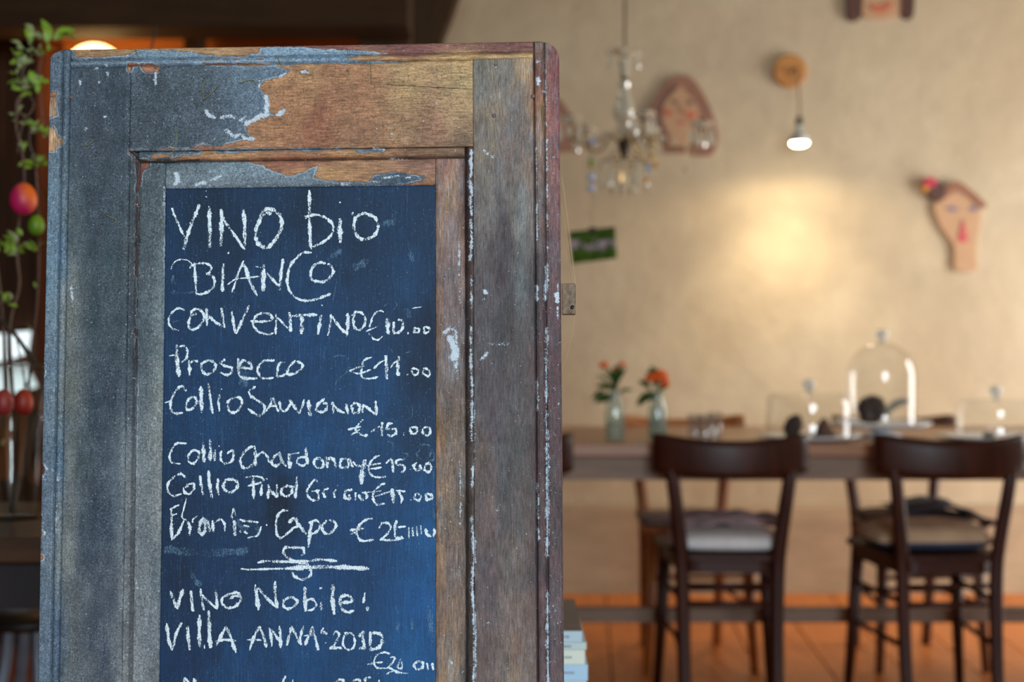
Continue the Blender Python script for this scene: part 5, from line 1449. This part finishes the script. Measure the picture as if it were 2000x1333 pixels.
stems = [([(30,985),(26,800),(20,640),(38,560),(34,500),(38,420),(47,360),(44,300),(32,250),(36,205),(48,180)], .0022), ([(48,180),(44,140),(60,110),(64,75)], .0016), ([(48,182),(60,190),(66,205),(58,222),(46,232)], .0013), ([(48,182),(36,192),(32,208),(38,220),(48,230),(40,260),(34,300)], .0015),
 ([(34,985),(50,860),(60,700),(72,600),(76,480),(70,330),(58,280),(60,240)], .0020), ([(26,985),(60,860),(96,770),(150,600),(240,300),(300,80),(306,50)], .0022), ([(24,985),(40,900),(86,750),(60,700),(30,655),(-20,600),(-80,500)], .0042), ([(22,985),(14,860),(8,720),(4,600),(-10,480)], .0022), ([(30,985),(44,880),(52,780),(30,650)], .0018), ([(20,985),(16,880),(40,790),(70,700)], .0016),([(86,250),(76,150),(84,100)], .0012)]
stems[5] = ([(28,985),(70,840),(130,640),(200,420),(270,190),(299,80),(306,48)], .0020)
for i, (pts, r) in enumerate(stems):
    bm = new(); dd_ = [SD + .03 * math.sin(i * 2.1) * min(1, k/3) for k in range(len(pts))]
    if i == 5: dd_ = [SD + .10 * k / (len(pts)-1) for k in range(len(pts))]
    tube(bm, catmull([rel(x, max(y, -60), q) if y < 985 else Vector((rel(x, y, SD).x*.5, rel(x,y,SD).y, .002)) for (x, y), q in zip(pts, dd_)], 6), [r*1.15, r*.7], 6)
    obj('twig', bm, M['twig_dark'] if i in (5, 6) else M['twig'], tw_, smooth=True)
for c in ((64,72,8,24,.2),(104,74,6,34,1.0),(50,92,6,22,.3),(86,108,7,24,.45),(34,112,5,20,.9),(48,130,6,22,.2),(32,150,4,18,.8),(72,160,6,22,.9),(44,166,8,24,.35),(24,172,4,18,.8),(70,176,6,20,.7),(34,220,5,18,.5),(40,240,4,15,.3),(66,250,8,24,.25),(84,262,5,18,.6),(44,290,5,18,.25),(64,318,8,22,.5),(82,326,5,18,.8),(36,470,8,24,.3),(10,484,6,28,1.0),(62,486,6,26,.8),(30,496,5,20,.6),(15,590,6,20,.5),(60,645,3,14,.1),(72,560,2,12,.2),(8,870,3,14,.1)):
    cluster(*c)
# long dark leaf close beside the board edge
o = obj('leaf', leaf_bm(.075, .012, .006, 8), M['leaf'], None); put_leaf(o, tw_, rel(96, 440, 2.0), (-.28, 0, 1), .95, .4, True)
def egg_mat(name, a, b, axis=(1, 0, .6)):
    t = NT(name); v = t.coord(); sp = t.n.new('ShaderNodeSeparateXYZ'); t.l.new(v, sp.inputs[0])
    k = t.math('MULTIPLY_ADD', sp.outputs[0], 1.0, t.math('MULTIPLY', sp.outputs[2], .5)); k = t.math('MULTIPLY_ADD', t.noise(v, 50, 3), .012, k)
    t.set(t.b.inputs['Base Color'], t.mix(t.mr(k, .004, .026), s2l(a), s2l(b))); t.b.inputs['Roughness'].default_value = .5; return t.m
def egg(label, x, y, rx, rz, mat, d=SD):
    bm = new(); r = rx / F * d * 1.05; h = rz / F * d * 1.04
    lathe(bm, [(0, -h)] + [(r * math.sin(PI*k/16) * (1 + .08*math.cos(PI*k/16)), -h*math.cos(PI*k/16)) for k in range(1, 16)] + [(0, h)], 28)
    t = thing('hanging_egg', label, 'egg', W(x, y, d), group='dyed eggs hung on the twigs')
    obj('shell', bm, mat, t, smooth=True)
    bm = new(); tube(bm, [(0, 0, h), (.001, 0, h + .03)], .0005, 4); obj('thread', bm, M['twig_dark'], t)
egg('magenta and orange dyed egg, highest of the hanging eggs', 46, 389, 25, 31, egg_mat('magenta_orange_dye', (176, 24, 84), (238, 110, 30)), SD - .05)
egg('small bright green egg right beside the menu board edge', 71, 440, 15, 20, egg_mat('green_dye', (86, 128, 16), (124, 164, 24)), SD - .02)
egg('small red-orange egg low in the twigs beside the board', 46, 786, 18, 25, egg_mat('red_dye', (130, 28, 20), (180, 62, 30)), SD - .10)
egg('pinkish red egg at the left edge low in the twigs', 8, 786, 18, 25, egg_mat('pink_dye', (140, 42, 44), (166, 70, 58)), SD - .09)
# small far window left, seen between the twigs
bm = new()
fw = thing('cottage_window', 'small far window with bright panes seen through the vase twigs', 'window', W(20, 710, 4.86)); R4 = lambda x, y: W(x, y, 4.86) - fw.location
day = emit('daylight_pane', (222, 236, 240), 1.5)
for q in ([(-60,658),(14,652),(16,704),(-60,708)],[(22,650),(60,647),(54,690),(20,702)],[(-60,718),(12,714),(14,768),(-60,774)],[(20,714),(50,708),(74,756),(20,770)]):
    bm = new(); prism_y(bm, [(R4(a, b).x, R4(a, b).z) for a, b in q], -.004, .004); obj('pane', bm, day, fw)
for a, b in (((-70,645),(-70,782)),((80,640),(80,776)),((-70,645),(80,640)),((-70,782),(80,776)),((-60,713),(76,708)),((17,645),(17,778))):
    bm = new(); tube(bm, [R4(*a) + Vector((0,-.012,0)), R4(*b) + Vector((0,-.012,0))], .007, 6); obj('muntin', bm, M['timber_v'], fw)
# bentwood stool with pale curved legs in the dark below
bs = thing('bent_stool', 'dark stool with pale blue-grey curved legs in the shade under the side table', 'stool', W(60, 1333, 3.1)); bs.location.z = 0
zb = pz_at(1212, 3.1)
bm = new(); lathe(bm, [(0, zb), (.14, zb), (.15, zb + .012), (.14, zb + .024), (0, zb + .024)], 32); obj('seat', bm, simple('black_lacquer', (20, 20, 24), .4), bs, smooth=True)
pl = simple('pale_metal', (120, 132, 150), .35, metal=.3)
for a in (-2.3, -1.0, .6, 2.2):
    ca, sa = math.cos(a), math.sin(a); bm = new()
    tube(bm, catmull([(ca*.05, sa*.05, zb - .001), (ca*.065, sa*.065, zb*.75), (ca*.11, sa*.11, zb*.4), (ca*.19, sa*.19, .012)], 5), (.014), 8); obj('leg', bm, pl, bs, smooth=True)
# globe lamp glowing behind the top left corner of the board
gl_ = thing('globe_lamp', 'round glowing warm globe lamp behind the top left corner of the menu board', 'lamp', W(186, 146, 4.66))
bm = new(); blob(bm, (0, 0, 0), (.100, .100, .100), 4); obj('globe', bm, emit('warm_globe', (255, 205, 130), 8.0), gl_, smooth=True)
bm = new(); tube(bm, [(0, 0, -.099), (0, 0, -(gl_.location.z) + .02)], .012, 8); obj('pole', bm, M['iron'], gl_)
bm = new(); lathe(bm, [(0, 0), (.12, 0), (.12, .012), (.02, .02), (0, .02)], 24, (0, 0, -gl_.location.z + .001)); obj('foot', bm, M['iron'], gl_)
